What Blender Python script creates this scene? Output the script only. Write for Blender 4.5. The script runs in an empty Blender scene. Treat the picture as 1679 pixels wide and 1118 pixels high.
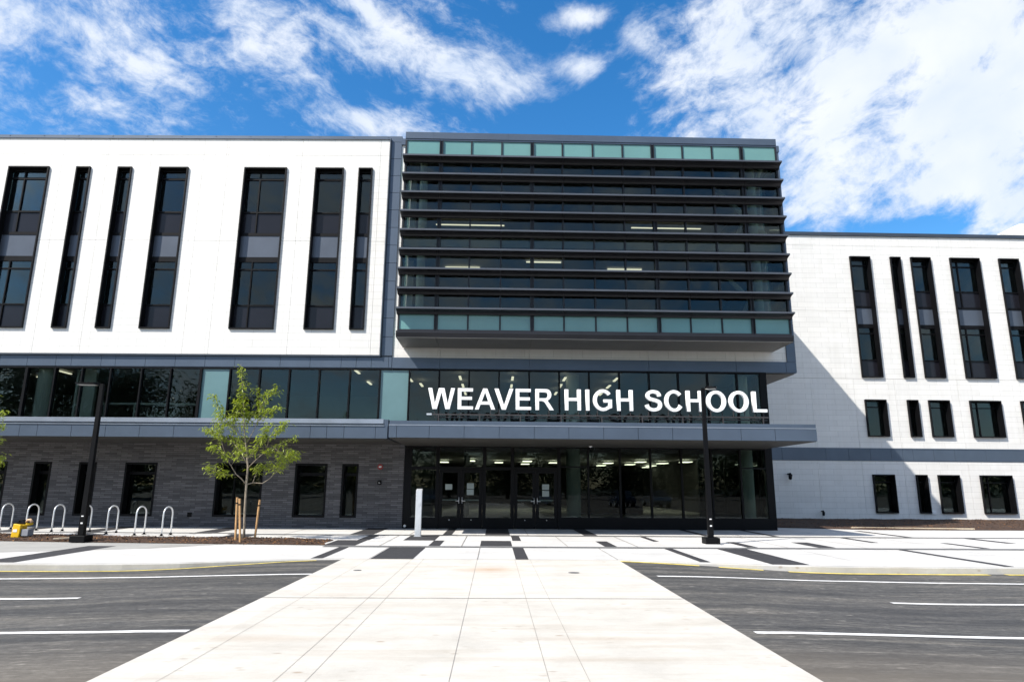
import bpy, bmesh, math, random
from mathutils import Vector, Matrix, noise
random.seed(7)
sc = bpy.context.scene
COL = sc.collection
PI = math.pi
# ---------------------------------------------------------------- camera
FPX, CX, CY = 1090.52, 839.5, 559.0            # focal length and centre in photo pixels
_p, _r, _a = (math.radians(v) for v in (12.334, .411, 1.412))
_F = Vector((0, math.cos(_p), math.sin(_p))); _R = Vector((1, 0, 0)); _U = _R.cross(_F)
_R, _U = math.cos(_r)*_R + math.sin(_r)*_U, -math.sin(_r)*_R + math.cos(_r)*_U
_W = Matrix(((math.cos(_a), math.sin(_a), 0), (-math.sin(_a), math.cos(_a), 0), (0, 0, 1)))
CR, CU, CF = _W @ _R, _W @ _U, _W @ _F
CP = Vector((0, 0, 1.65))
cam = bpy.data.objects.new("camera", bpy.data.cameras.new("camera")); COL.objects.link(cam)
cam.matrix_world = Matrix.Translation(CP) @ Matrix((CR, CU, -CF)).transposed().to_4x4()
cam.data.sensor_width = 36; cam.data.lens = FPX/1679*36
cam.data.clip_start = .1; cam.data.clip_end = 6000
sc.camera = cam
def ray(x, y): return CF*FPX + CR*(x-CX) - CU*(y-CY)
def at(x, y, Y):                                # point of the upright plane at depth Y seen at a photo pixel
    d = ray(x, y); return CP + d*(Y/d.y)
def gnd(x, y, z=0.0):                           # point of the ground seen at a photo pixel
    d = ray(x, y); return CP + d*((z-CP.z)/d.z)
# ---------------------------------------------------------------- light
SUN = Vector((-.76, -.55, 1.0)).normalized()
EL = math.asin(SUN.z); AZ = math.atan2(SUN.x, SUN.y)
sl = bpy.data.lights.new("sun", 'SUN'); sl.energy = 4.6; sl.angle = math.radians(.5); sl.color = (1, .95, .865)
so = bpy.data.objects.new("sun", sl); COL.objects.link(so); so.location = (-20, -20, 60)
so.rotation_euler = SUN.to_track_quat('Z', 'Y').to_euler()
sc.view_settings.view_transform = 'Standard'; sc.view_settings.look = 'None'
sc.view_settings.exposure = 0.74; sc.view_settings.gamma = 1
sc.view_settings.use_curve_mapping = False
cy = sc.cycles
cy.max_bounces = 8; cy.diffuse_bounces = 3; cy.glossy_bounces = 4; cy.transparent_max_bounces = 16
cy.transmission_bounces = 4; cy.sample_clamp_indirect = 4; cy.caustics_reflective = False; cy.caustics_refractive = False
try: cy.use_denoising = True
except Exception: pass
# cloud banks: centre and shape in the plane of the cloud deck (x/z, y/z of the sky direction), weight
BL = [(-0.935, 1.365, 2.577, 1.731, -0.889, 4.305, 0.43), (-0.414, 1.336, 3.578, 1.419, -1.924, 6.158, 0.68), (-0.145, 1.426, 3.545, 1.168, -4.825, 7.467, 1.0), (0.049, 1.505, 8.46, 2.019, -6.515, 8.94, 0.68), (-1.206, 1.565, 4.38, 3.825, -4.17, 4.078, 0.44), (-0.872, 1.579, 3.425, 2.527, -7.332, 5.761, 0.5), (-1.293, 1.744, 3.667, 2.555, -1.129, 7.848, 0.4), (-0.371, 1.693, 7.286, 2.047, -3.623, 11.7, 0.66), (-1.048, 1.288, 5.113, 3.512, 0.306, 8.745, 0.33), (0.18, 1.261, 15.0, -1.95, 0.77, 24.0, 1.4), (0.203, 1.442, 17.5, -4.1, 4.9, 15.0, 1.28), (0.313, 1.325, 21.0, -4.4, 0.6, 16.0, 0.75), (0.569, 1.526, 3.0, -1.8, 2.9, 2.6, 0.63), (0.729, 1.327, 3.08, -2.035, 1.807, 3.287, 0.6), (1.101, 1.506, 2.614, -1.688, 0.08, 2.173, 0.55), (0.749, 1.699, 2.156, -1.063, 1.844, 4.321, 0.64), (1.18, 1.902, 2.079, -1.542, 2.049, 1.465, 0.74), (1.513, 1.849, 3.41, -2.821, 0.837, 1.538, 0.84), (1.265, 2.255, 3.145, -1.625, 0.127, 3.009, 0.77), (1.949, 2.311, 4.723, -3.662, 0.146, 3.391, 0.88), (1.085, 1.233, 4.636, -3.508, 0.202, 5.766, 0.68), (0.664, 1.445, 6.906, -4.213, 9.883, 13.668, -0.45), (0.854, 1.571, 4.427, -2.983, 8.36, 9.921, -0.45), (1.683, 2.371, 5.089, -3.768, 4.262, 4.667, -1.1), (1.089, 1.592, 9.307, -7.623, 8.668, 7.639, -0.3), (0.209, 1.687, 4.857, -0.566, 0.198, 5.209, -0.7), (1.171, 1.426, 9.341, -10.182, 11.354, 3.816, -0.25), (-0.801, 1.633, 4.986, 2.848, -5.252, 9.385, -0.45), (-0.053, 1.273, 5.769, 0.156, 0.452, 12.871, -0.2)]
def build_world():
    w = bpy.data.worlds.new("World"); sc.world = w; w.use_nodes = True
    nt = w.node_tree; N = nt.nodes; L = nt.links; N.clear()
    def m(op, a, b=None, c=None):
        n = N.new('ShaderNodeMath'); n.operation = op
        for i, v in enumerate((a, b, c)):
            if v is None: continue
            if isinstance(v, (int, float)): n.inputs[i].default_value = v
            else: L.new(v, n.inputs[i])
        return n.outputs[0]
    def vm(op, a, b=None):
        n = N.new('ShaderNodeVectorMath'); n.operation = op
        for i, v in enumerate((a, b)):
            if v is None: continue
            if isinstance(v, (tuple, list)): n.inputs[i].default_value = v
            else: L.new(v, n.inputs[i])
        return n
    tc = N.new('ShaderNodeTexCoord'); sx = N.new('ShaderNodeSeparateXYZ'); L.new(tc.outputs['Generated'], sx.inputs[0])
    z = m('MAXIMUM', sx.outputs[2], .04)
    px, py = m('DIVIDE', sx.outputs[0], z), m('DIVIDE', sx.outputs[1], z)
    cb = N.new('ShaderNodeCombineXYZ'); L.new(px, cb.inputs[0]); L.new(py, cb.inputs[1]); P = cb.outputs[0]
    tot = None
    for x0, y0, a, b, c, d, wt in BL:
        q = vm('SUBTRACT', P, (x0, y0, 0)).outputs[0]
        u = vm('DOT_PRODUCT', q, (a, b, 0)).outputs['Value']; v = vm('DOT_PRODUCT', q, (c, d, 0)).outputs['Value']
        s = m('MULTIPLY_ADD', u, u, m('MULTIPLY', v, v))
        e = m('EXPONENT', m('MULTIPLY', s, -1.0))
        tot = m('MULTIPLY', e, wt) if tot is None else m('MULTIPLY_ADD', e, wt, tot)
    # the sky behind and beside: an even spread of broken cloud
    back = m('LESS_THAN', sx.outputs[1], .2)
    tot = m('ADD', tot, m('MULTIPLY', back, .75))
    def nz(scale, det, dist, rough, vec=P, off=(0, 0, 0), sc3=(1, 1, 1), rot=0):
        mp = N.new('ShaderNodeMapping'); mp.inputs['Location'].default_value = off
        mp.inputs['Scale'].default_value = sc3; mp.inputs['Rotation'].default_value = (0, 0, rot); L.new(vec, mp.inputs[0])
        n = N.new('ShaderNodeTexNoise'); n.inputs['Scale'].default_value = scale; n.inputs['Detail'].default_value = det
        n.inputs['Distortion'].default_value = dist; n.inputs['Roughness'].default_value = rough
        L.new(mp.outputs[0], n.inputs['Vector']); return n.outputs[0]
    D = tc.outputs['Generated']
    wp = N.new('ShaderNodeTexNoise'); wp.inputs['Scale'].default_value = 5.0; wp.inputs['Detail'].default_value = 3; L.new(D, wp.inputs['Vector'])
    wv = vm('MULTIPLY', vm('SUBTRACT', wp.outputs['Color'], (.5, .5, .5)).outputs[0], (.07, .07, .07)).outputs[0]
    DW = vm('ADD', D, wv).outputs[0]
    def sn(rot, scale, det, rough, off, st=(.5, 1, 1.25)):      # streaks tilted by rot, about the y axis
        mp = N.new('ShaderNodeMapping'); mp.vector_type = 'POINT'; mp.inputs['Rotation'].default_value = (0, rot, 0); L.new(DW, mp.inputs[0])
        m2 = N.new('ShaderNodeMapping'); m2.inputs['Scale'].default_value = st; m2.inputs['Location'].default_value = off; L.new(mp.outputs[0], m2.inputs[0])
        n = N.new('ShaderNodeTexNoise'); n.inputs['Scale'].default_value = scale; n.inputs['Detail'].default_value = det
        n.inputs['Roughness'].default_value = rough; n.inputs['Distortion'].default_value = .25; L.new(m2.outputs[0], n.inputs['Vector']); return n.outputs[0]
    side = N.new('ShaderNodeMapRange'); side.inputs['From Min'].default_value = -.05; side.inputs['From Max'].default_value = .25; L.new(sx.outputs[0], side.inputs[0]); sd = side.outputs[0]
    def both(scale, det, rough, off, st=(.5, 1, 1.25)):
        a = sn(-.38, scale, det, rough, off, st); b = sn(.5, scale, det, rough, off, st)
        return m('ADD', m('MULTIPLY', a, m('SUBTRACT', 1.0, sd)), m('MULTIPLY', b, sd))
    n1 = both(11, 12, .6, (1.3, 2.2, .4)); n2 = both(42, 9, .68, (4.3, .2, 1.4), (.65, 1, 1.15))
    v = m('MULTIPLY_ADD', m('SUBTRACT', n1, .5), 3.6, tot)
    v = m('MULTIPLY_ADD', m('SUBTRACT', n2, .5), 2.1, v)
    mr = N.new('ShaderNodeMapRange'); mr.interpolation_type = 'SMOOTHSTEP'
    mr.inputs['From Min'].default_value = .02; mr.inputs['From Max'].default_value = 1.42
    L.new(v, mr.inputs[0]); dens = mr.outputs[0]
    fade = N.new('ShaderNodeMapRange'); fade.inputs['From Min'].default_value = .02; fade.inputs['From Max'].default_value = .12
    L.new(sx.outputs[2], fade.inputs[0]); dens = m('MULTIPLY', m('MULTIPLY', dens, fade.outputs[0]), .93)
    sky = N.new('ShaderNodeTexSky'); sky.sky_type = 'NISHITA'; sky.sun_disc = False
    sky.sun_elevation = EL; sky.sun_rotation = AZ; sky.air_density = 1.0; sky.dust_density = .6; sky.ozone_density = 2.2
    hs = N.new('ShaderNodeHueSaturation'); hs.inputs['Saturation'].default_value = 1.38; hs.inputs['Value'].default_value = 1.12
    L.new(sky.outputs[0], hs.inputs['Color'])
    cr = N.new('ShaderNodeValToRGB'); e = cr.color_ramp.elements
    e[0].position = .0; e[0].color = (3.6, 4.25, 5.3, 1); e[1].position = 1; e[1].color = (5.5, 5.65, 5.9, 1)
    n4 = both(9, 6, .5, (7, 3, 2), (.8, 1, 1)); L.new(m('MULTIPLY_ADD', n4, 1.8, m('MULTIPLY_ADD', dens, .55, -.75)), cr.inputs[0])
    mx = N.new('ShaderNodeMix'); mx.data_type = 'RGBA'; L.new(dens, mx.inputs[0]); L.new(hs.outputs[0], mx.inputs[6]); L.new(cr.outputs[0], mx.inputs[7])
    bg = N.new('ShaderNodeBackground'); bg.inputs['Strength'].default_value = .115; L.new(mx.outputs[2], bg.inputs[0])
    out = N.new('ShaderNodeOutputWorld'); L.new(bg.outputs[0], out.inputs[0])
build_world()
# ---------------------------------------------------------------- materials
def newmat(name):
    m = bpy.data.materials.new(name); m.use_nodes = True; nt = m.node_tree
    return m, nt, nt.nodes['Principled BSDF'], nt.nodes, nt.links
def pos_node(N, obj=False):
    if obj: return N.new('ShaderNodeTexCoord').outputs['Object']
    return N.new('ShaderNodeNewGeometry').outputs['Position']
def mapped(N, L, src, scale=(1, 1, 1), rot=(0, 0, 0), loc=(0, 0, 0)):
    mp = N.new('ShaderNodeMapping'); mp.inputs['Scale'].default_value = scale; mp.inputs['Rotation'].default_value = rot
    mp.inputs['Location'].default_value = loc; L.new(src, mp.inputs[0]); return mp.outputs[0]
def tnoise(N, L, vec, scale, det=6, rough=.55, dist=0):
    n = N.new('ShaderNodeTexNoise'); n.inputs['Scale'].default_value = scale; n.inputs['Detail'].default_value = det
    n.inputs['Roughness'].default_value = rough; n.inputs['Distortion'].default_value = dist; L.new(vec, n.inputs['Vector']); return n.outputs[0]
def ramp(N, L, fac, stops):
    r = N.new('ShaderNodeValToRGB'); L.new(fac, r.inputs[0]); e = r.color_ramp.elements
    while len(e) < len(stops): e.new(.5)
    for k, (p, c) in enumerate(stops): e[k].position = p; e[k].color = (*c, 1) if len(c) == 3 else c
    return r.outputs[0]
def mixc(N, L, fac, a, b, mode='MIX'):
    x = N.new('ShaderNodeMix'); x.data_type = 'RGBA'; x.blend_type = mode
    for i, v in ((0, fac), (6, a), (7, b)):
        if isinstance(v, (int, float)): x.inputs[i].default_value = v
        elif isinstance(v, tuple): x.inputs[i].default_value = (*v, 1)
        else: L.new(v, x.inputs[i])
    return x.outputs[2]
def bump(N, L, b, h, strength=.3, dist=.02):
    bp = N.new('ShaderNodeBump'); bp.inputs['Strength'].default_value = strength; bp.inputs['Distance'].default_value = dist
    L.new(h, bp.inputs['Height']); L.new(bp.outputs[0], b.inputs['Normal'])
def simple(name, col, rough=.5, metal=0, var=.12, nscale=3, spec=.5, obj=False, bmp=0, coat=0):
    m, nt, b, N, L = newmat(name)
    n = tnoise(N, L, pos_node(N, obj), nscale, 8, .6)
    c0 = tuple(max(0, v*(1-var)) for v in col); c1 = tuple(v*(1+var) for v in col)
    L.new(ramp(N, L, n, [(.3, c0), (.7, c1)]), b.inputs['Base Color'])
    b.inputs['Roughness'].default_value = rough; b.inputs['Metallic'].default_value = metal
    b.inputs['Specular IOR Level'].default_value = spec; b.inputs['Coat Weight'].default_value = coat
    if bmp: bump(N, L, b, n, bmp)
    return m
def panel_mat():
    m, nt, b, N, L = newmat("white_panel")
    p = pos_node(N); s = N.new('ShaderNodeSeparateXYZ'); L.new(p, s.inputs[0])
    c = N.new('ShaderNodeCombineXYZ'); L.new(s.outputs[0], c.inputs[0]); L.new(s.outputs[2], c.inputs[1])
    def br(w, h, mort, off, c1, c2, mc):
        t = N.new('ShaderNodeTexBrick'); t.inputs['Scale'].default_value = 1; t.inputs['Brick Width'].default_value = w; t.inputs['Row Height'].default_value = h
        t.inputs['Mortar Size'].default_value = mort; t.inputs['Mortar Smooth'].default_value = .3; t.offset = off
        t.inputs['Color1'].default_value = (*c1, 1); t.inputs['Color2'].default_value = (*c2, 1); t.inputs['Mortar'].default_value = (*mc, 1)
        L.new(c.outputs[0], t.inputs['Vector']); return t
    t = br(1.22, .3035, .0065, .37, (.75, .738, .715), (.705, .695, .675), (.47, .46, .445))
    n = tnoise(N, L, mapped(N, L, p, (.6, .6, 1.6)), 1.2, 9, .6)
    n2 = tnoise(N, L, mapped(N, L, p, (6, 6, .35)), 1.0, 6, .6)
    col = mixc(N, L, .5, t.outputs[0], ramp(N, L, n, [(.25, (.83, .82, .8)), (.75, (1, 1, 1))]), 'MULTIPLY')
    col = mixc(N, L, .35, col, ramp(N, L, n2, [(.3, (.86, .85, .83)), (.6, (1, 1, 1))]), 'MULTIPLY')
    L.new(col, b.inputs['Base Color']); b.inputs['Roughness'].default_value = .55
    bump(N, L, b, t.outputs['Fac'], -.35, .01)
    return m
def brick_mat():
    m, nt, b, N, L = newmat("dark_brick")
    p = pos_node(N); s = N.new('ShaderNodeSeparateXYZ'); L.new(p, s.inputs[0])
    c = N.new('ShaderNodeCombineXYZ'); L.new(s.outputs[0], c.inputs[0]); L.new(s.outputs[2], c.inputs[1])
    t = N.new('ShaderNodeTexBrick'); t.inputs['Scale'].default_value = 1; t.inputs['Brick Width'].default_value = .46; t.inputs['Row Height'].default_value = .078
    t.inputs['Mortar Size'].default_value = .009; t.inputs['Mortar Smooth'].default_value = .2; t.inputs['Bias'].default_value = -.1; t.offset = .4
    t.inputs['Color1'].default_value = (.075, .074, .080, 1); t.inputs['Color2'].default_value = (.165, .162, .17, 1); t.inputs['Mortar'].default_value = (.055, .053, .052, 1)
    L.new(c.outputs[0], t.inputs['Vector'])
    n = tnoise(N, L, mapped(N, L, p, (1.2, 1.2, 9)), 1.5, 9, .7); n2 = tnoise(N, L, p, 35, 4, .6)
    col = mixc(N, L, .9, t.outputs[0], ramp(N, L, n, [(.25, (.68, .67, .67)), (.7, (1.2, 1.18, 1.2))]), 'MULTIPLY')
    col = mixc(N, L, .5, col, ramp(N, L, n2, [(.3, (.7, .7, .7)), (.7, (1.2, 1.2, 1.2))]), 'MULTIPLY')
    L.new(col, b.inputs['Base Color']); b.inputs['Roughness'].default_value = .8
    bump(N, L, b, t.outputs['Fac'], -.8, .012)
    return m
def glass_mat(name, tint=(.5, .56, .56), ior=2.0, rcol=(.9, .97, 1), wav=.0015):
    m, nt, b, N, L = newmat(name); N.remove(b)
    out = N['Material Output']; tr = N.new('ShaderNodeBsdfTransparent'); tr.inputs[0].default_value = (*[v**.5 for v in tint], 1)
    gl = N.new('ShaderNodeBsdfGlossy'); gl.inputs['Roughness'].default_value = .0; gl.inputs[0].default_value = (*rcol, 1)
    nz = tnoise(N, L, pos_node(N), .9, 2, .5); bp = N.new('ShaderNodeBump'); bp.inputs['Strength'].default_value = 1; bp.inputs['Distance'].default_value = wav
    L.new(nz, bp.inputs['Height']); L.new(bp.outputs[0], gl.inputs['Normal'])
    fr = N.new('ShaderNodeFresnel'); fr.inputs[0].default_value = ior**.5 if ior < 0 else ior*.72
    mx = N.new('ShaderNodeMixShader'); L.new(fr.outputs[0], mx.inputs[0]); L.new(tr.outputs[0], mx.inputs[1]); L.new(gl.outputs[0], mx.inputs[2])
    L.new(mx.outputs[0], out.inputs[0]); return m
def asphalt_mat():
    m, nt, b, N, L = newmat("asphalt")
    p = pos_node(N)
    a = tnoise(N, L, mapped(N, L, p, (.7, 1.3, 1)), 28, 8, .8); c = tnoise(N, L, mapped(N, L, p, (.16, 1.1, 1)), 1.3, 9, .62, .6); d = tnoise(N, L, mapped(N, L, p, (.5, 3.0, 1), (0, 0, .05)), 1.5, 10, .72, .3)
    col = ramp(N, L, c, [(.3, (.042, .041, .041)), (.5, (.062, .060, .058)), (.72, (.12, .11, .095))])
    col = mixc(N, L, .75, col, ramp(N, L, a, [(.3, (.45, .45, .45)), (.7, (1.65, 1.62, 1.58))]), 'MULTIPLY')
    col = mixc(N, L, ramp(N, L, d, [(.52, (0, 0, 0)), (.74, (.6, .6, .6))]), col, (.19, .17, .145))
    v = N.new('ShaderNodeTexVoronoi'); v.inputs['Scale'].default_value = 3.0; L.new(mapped(N, L, p, (.6, 1, 1)), v.inputs['Vector'])
    sp = ramp(N, L, v.outputs['Distance'], [(.05, (1, 1, 1)), (.12, (0, 0, 0))]); col = mixc(N, L, mixc(N, L, .45, sp, (0, 0, 0)), col, (.3, .28, .25))
    fl = tnoise(N, L, mapped(N, L, p, (1.3, 11, 1), (0, 0, .03)), 1.6, 7, .7, .2); pt = tnoise(N, L, p, .35, 4, .6)
    fm = mixc(N, L, 1, ramp(N, L, fl, [(.54, (0, 0, 0)), (.68, (.8, .8, .8))]), ramp(N, L, pt, [(.40, (.2, .2, .2)), (.56, (1, 1, 1))]), 'MULTIPLY')
    col = mixc(N, L, fm, col, (.27, .25, .22))
    dk = tnoise(N, L, mapped(N, L, p, (.10, 1.6, 1), (0, 0, -.02), (3, 1, 0)), 1.6, 8, .6, .5); col = mixc(N, L, ramp(N, L, dk, [(.45, (0, 0, 0)), (.62, (.75, .75, .75))]), col, (.024, .024, .025))
    g2 = tnoise(N, L, mapped(N, L, p, (1, 2.2, 1)), 9, 5, .75); col = mixc(N, L, 1, col, ramp(N, L, g2, [(.32, (.55, .55, .55)), (.68, (1.5, 1.5, 1.48))]), 'MULTIPLY')
    sx_ = N.new('ShaderNodeSeparateXYZ'); L.new(p, sx_.inputs[0]); nr = N.new('ShaderNodeMath'); nr.operation = 'MULTIPLY_ADD'; L.new(c, nr.inputs[0]); nr.inputs[1].default_value = 3.0; L.new(sx_.outputs[1], nr.inputs[2])
    mr = N.new('ShaderNodeMapRange'); mr.inputs['From Min'].default_value = 9.6; mr.inputs['From Max'].default_value = 7.6; mr.inputs['To Max'].default_value = .6; L.new(nr.outputs[0], mr.inputs[0]); col = mixc(N, L, mr.outputs[0], col, (.16, .135, .105))
    L.new(col, b.inputs['Base Color']); b.inputs['Roughness'].default_value = .85
    bump(N, L, b, a, .35, .01)
    return m
def slab_tone(N, L, p, col):
    t = N.new('ShaderNodeTexBrick'); t.inputs['Scale'].default_value = 1; t.inputs['Brick Width'].default_value = 2.7; t.inputs['Row Height'].default_value = 5.4
    t.inputs['Mortar Size'].default_value = 0; t.inputs['Color1'].default_value = (.93, .93, .92, 1); t.inputs['Color2'].default_value = (1.04, 1.04, 1.04, 1); t.offset = .3
    L.new(mapped(N, L, p, (1, 1, 1), (0, 0, 0), (.37, .2, 0)), t.inputs['Vector']); return mixc(N, L, 1, col, t.outputs[0], 'MULTIPLY')
def concrete_mat(name, base=.6, warm=(1, .97, .92), stains=(), streak=0.5):
    m, nt, b, N, L = newmat(name)
    p = pos_node(N)
    a = tnoise(N, L, p, 1.1, 10, .62, .2); f = tnoise(N, L, p, 45, 5, .65); s = tnoise(N, L, mapped(N, L, p, (.25, 2.4, 1)), 1.2, 10, .68, .4)
    w0 = tuple(base*v*.86 for v in warm); w1 = tuple(base*v*1.08 for v in warm); g2 = tnoise(N, L, mapped(N, L, p, (1, 2.0, 1)), 7, 6, .75)
    col = ramp(N, L, a, [(.3, w0), (.7, w1)])
    col = mixc(N, L, .35, col, ramp(N, L, f, [(.3, (.88, .88, .88)), (.7, (1.08, 1.08, 1.08))]), 'MULTIPLY')
    col = mixc(N, L, ramp(N, L, s, [(.5, (0, 0, 0)), (.8, (streak, streak, streak))]), col, (base*.72, base*.62, base*.5))
    v = N.new('ShaderNodeTexVoronoi'); v.inputs['Scale'].default_value = 1.6; L.new(mapped(N, L, p, (.7, 1.2, 1)), v.inputs['Vector'])
    sp = ramp(N, L, v.outputs['Distance'], [(.03, (.7, .7, .7)), (.07, (0, 0, 0))]); col = mixc(N, L, sp, col, (.3, .22, .15))
    v2 = N.new('ShaderNodeTexVoronoi'); v2.inputs['Scale'].default_value = 5.5; L.new(mapped(N, L, p, (.6, 1.2, 1), (0, 0, .4)), v2.inputs['Vector'])
    sp2 = mixc(N, L, 1, ramp(N, L, v2.outputs['Distance'], [(.08, (.8, .8, .8)), (.2, (0, 0, 0))]), ramp(N, L, tnoise(N, L, p, .9, 4, .6), [(.48, (0, 0, 0)), (.62, (1, 1, 1))]), 'MULTIPLY'); col = mixc(N, L, sp2, col, (base*.6, base*.5, base*.4))
    col = mixc(N, L, .4, col, ramp(N, L, g2, [(.3, (.82, .80, .77)), (.65, (1.05, 1.05, 1.05))]), 'MULTIPLY')
    for (x, y, rx, ry, amt, c) in stains:
        q = mapped(N, L, p, (1/rx, 1/ry, 0), (0, 0, 0), (-x/rx, -y/ry, 0)); vl = N.new('ShaderNodeVectorMath'); vl.operation = 'LENGTH'; L.new(q, vl.inputs[0])
        nn = N.new('ShaderNodeMath'); nn.operation = 'ADD'; L.new(vl.outputs['Value'], nn.inputs[0]); L.new(s, nn.inputs[1])
        col = mixc(N, L, ramp(N, L, nn.outputs[0], [(.4, (amt,)*3), (1.0, (0, 0, 0))]), col, c)
    col = slab_tone(N, L, p, col)
    L.new(col, b.inputs['Base Color']); b.inputs['Roughness'].default_value = .75
    bump(N, L, b, f, .12, .006)
    return m
def wood_mat(name, col):
    m, nt, b, N, L = newmat(name)
    n = tnoise(N, L, mapped(N, L, pos_node(N, True), (14, 14, 1.2)), 3, 6, .6)
    L.new(ramp(N, L, n, [(.3, tuple(v*.65 for v in col)), (.7, tuple(v*1.15 for v in col))]), b.inputs['Base Color']); b.inputs['Roughness'].default_value = .7
    return m
def leaf_mat(name, lo, hi, trans=.5):
    m, nt, b, N, L = newmat(name)
    n = tnoise(N, L, pos_node(N, True), 9.0, 3, .8)
    c = ramp(N, L, n, [(.3, lo), (.7, hi)]); L.new(c, b.inputs['Base Color']); b.inputs['Roughness'].default_value = .45
    t = N.new('ShaderNodeBsdfTranslucent'); L.new(mixc(N, L, 1, c, (1.3, 1.35, .6), 'MULTIPLY'), t.inputs[0])
    mx = N.new('ShaderNodeMixShader'); mx.inputs[0].default_value = trans; out = N['Material Output']
    L.new(b.outputs[0], mx.inputs[1]); L.new(t.outputs[0], mx.inputs[2]); L.new(mx.outputs[0], out.inputs[0]); return m
def emis(name, col, s):
    m, nt, b, N, L = newmat(name); N.remove(b); e = N.new('ShaderNodeEmission'); e.inputs[0].default_value = (*col, 1); e.inputs[1].default_value = s
    L.new(e.outputs[0], N['Material Output'].inputs[0]); return m
M = dict(
    white=panel_mat(), brick=brick_mat(), asphalt=asphalt_mat(),
    blue=simple("blue_grey_metal", (.078, .103, .142), .38, .35, .10, .8),
    blue_dark=simple("blue_grey_metal_dark", (.045, .058, .078), .4, .3, .12, .8),
    lip=simple("pale_metal_flashing", (.30, .33, .38), .35, .6, .12, 1.5),
    louver=simple("louver_metal", (.016, .0165, .021), .42, .1, .15, 1.0, spec=.35),
    frame=simple("black_aluminium", (.005, .005, .006), .45, .0, .2, 2, spec=.12),
    spandrel=simple("dark_spandrel", (.011, .011, .015), .2, 0, .15, .7, spec=.3),
    greypanel=simple("grey_window_panel", (.072, .086, .112), .35, .2, .10, 1.0),
    teal=simple("teal_spandrel_glass", (.13, .27, .26), .12, 0, .10, .35, spec=.6),
    louver_lip=simple("louver_metal_sunlit", (.075, .083, .10), .4, .3, .12, 1.0), soffit_dark=simple("dark_soffit", (.05, .047, .043), .5, .1, .1, 1.0),  # lip: louver metal in a paler copy, sunlight on it put into the colour
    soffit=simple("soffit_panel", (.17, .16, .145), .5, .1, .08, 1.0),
    glass=glass_mat("window_glass", (.46, .52, .49), 1.98, (.80, .92, .93)), glass_lobby=glass_mat("lobby_glass", (.30, .36, .34), 1.9),
    glass_teal=simple("frosted_teal_glass", (.115, .205, .215), .15, 0, .12, .5, spec=.6),
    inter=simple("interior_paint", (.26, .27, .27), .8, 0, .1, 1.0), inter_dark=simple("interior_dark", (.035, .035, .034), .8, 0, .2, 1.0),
    ceil=simple("interior_ceiling", (.30, .30, .29), .8, 0, .05, 1.0), col=simple("column_paint", (.62, .66, .58), .6, 0, .05, 1.0),
    conc=concrete_mat("plaza_concrete", .57, (1, .98, .955), streak=.25), walk=concrete_mat("crosswalk_concrete", .55, (1, .945, .855), stains=[(gnd(802, 934).x, gnd(802, 934).y, 1.7, 1.1, .8, (.36, .21, .10)), (gnd(400, 1060).x, 7.9, 3, .45, .5, (.36, .27, .19)), (1.3, 7.9, 3.2, .3, .5, (.36, .27, .19)), (1.0, 7.0, 3.4, .25, .4, (.36, .27, .19))], streak=.8),
    kerb=concrete_mat("kerb_concrete", .42, (1, .98, .94), streak=.6), strip=concrete_mat("side_concrete", .34, (1, .985, .95), streak=.3),
    paver=simple("dark_paver", (.027, .026, .029), .8, 0, .4, 9, bmp=.2), seam=simple("seam_paver", (.12, .12, .12), .8, 0, .3, 6),
    joint=simple("joint_filler", (.24, .22, .195), .9, 0, .3, 4),
    paint=simple("white_road_paint", (.72, .71, .69), .7, 0, .18, 7), yellow=simple("yellow_road_paint", (.58, .46, .10), .7, 0, .35, 5),
    mulch=simple("mulch_bark", (.042, .020, .010), .95, 0, .8, 14, bmp=.8), chip=simple("mulch_chip", (.17, .078, .026), .9, 0, .6, 6),
    soil=simple("far_ground", (.045, .055, .03), .95, 0, .4, .05),
    steel=simple("galvanised_steel", (.68, .69, .70), .35, .45, .12, 6), black=simple("black_powder_coat", (.004, .0042, .005), .5, .0, .2, 3, spec=.12),
    lampface=simple("lamp_lens", (.5, .5, .48), .35, 0, .05, 3), letter=simple("white_letter_paint", (.88, .88, .87), .4, 0, .03, 2),
    rail=simple("dark_rail", (.05, .045, .045), .5, .3, .2, 3), alu=simple("brushed_aluminium", (.62, .64, .66), .4, .5, .08, 4),
    paper=simple("paper_notice", (.33, .38, .37), .8, 0, .08, 30), red=simple("red_plastic", (.25, .02, .02), .4, 0, .1, 5),
    dome=simple("white_plastic", (.75, .75, .75), .3, 0, .04, 5), stake=wood_mat("stake_wood", (.52, .30, .13)), plank=wood_mat("pale_plank_wood", (.62, .52, .38)),
    bark=simple("young_bark", (.24, .20, .15), .85, 0, .35, 12, bmp=.3), bark_dark=simple("old_bark", (.08, .065, .05), .9, 0, .3, 6),
    leaf=leaf_mat("ash_leaf", (.13, .19, .018), (.38, .43, .055), .4), leaf_dark=leaf_mat("far_leaf", (.010, .028, .007), (.03, .065, .016), .2),
    machine=simple("yellow_machine_paint", (.68, .42, .01), .4, 0, .08, 6), grey=simple("grey_plastic", (.22, .23, .26), .5, 0, .1, 8), tan=simple("tan_leather", (.55, .36, .22), .7, 0, .2, 20),
    light=emis("ceiling_light_glow", (1, .9, .68), 1.0), lobbylight=emis("lobby_light_glow", (1, .93, .68), 3.2), spot=emis("downlight_glow", (1, .97, .9), 5.0),
    tyre=simple("tyre_rubber", (.02, .02, .02), .8, 0, .1, 9), carglass=simple("car_glass", (.01, .012, .014), .05, 0, .1, 1, spec=.9),
    car1=simple("silver_car_paint", (.45, .46, .48), .25, .6, .03, 1, coat=.5), car2=simple("white_car_paint", (.75, .75, .74), .3, 0, .03, 1, coat=.5), car3=simple("dark_blue_car_paint", (.03, .05, .10), .25, .2, .05, 1, coat=.5),
)
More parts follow.
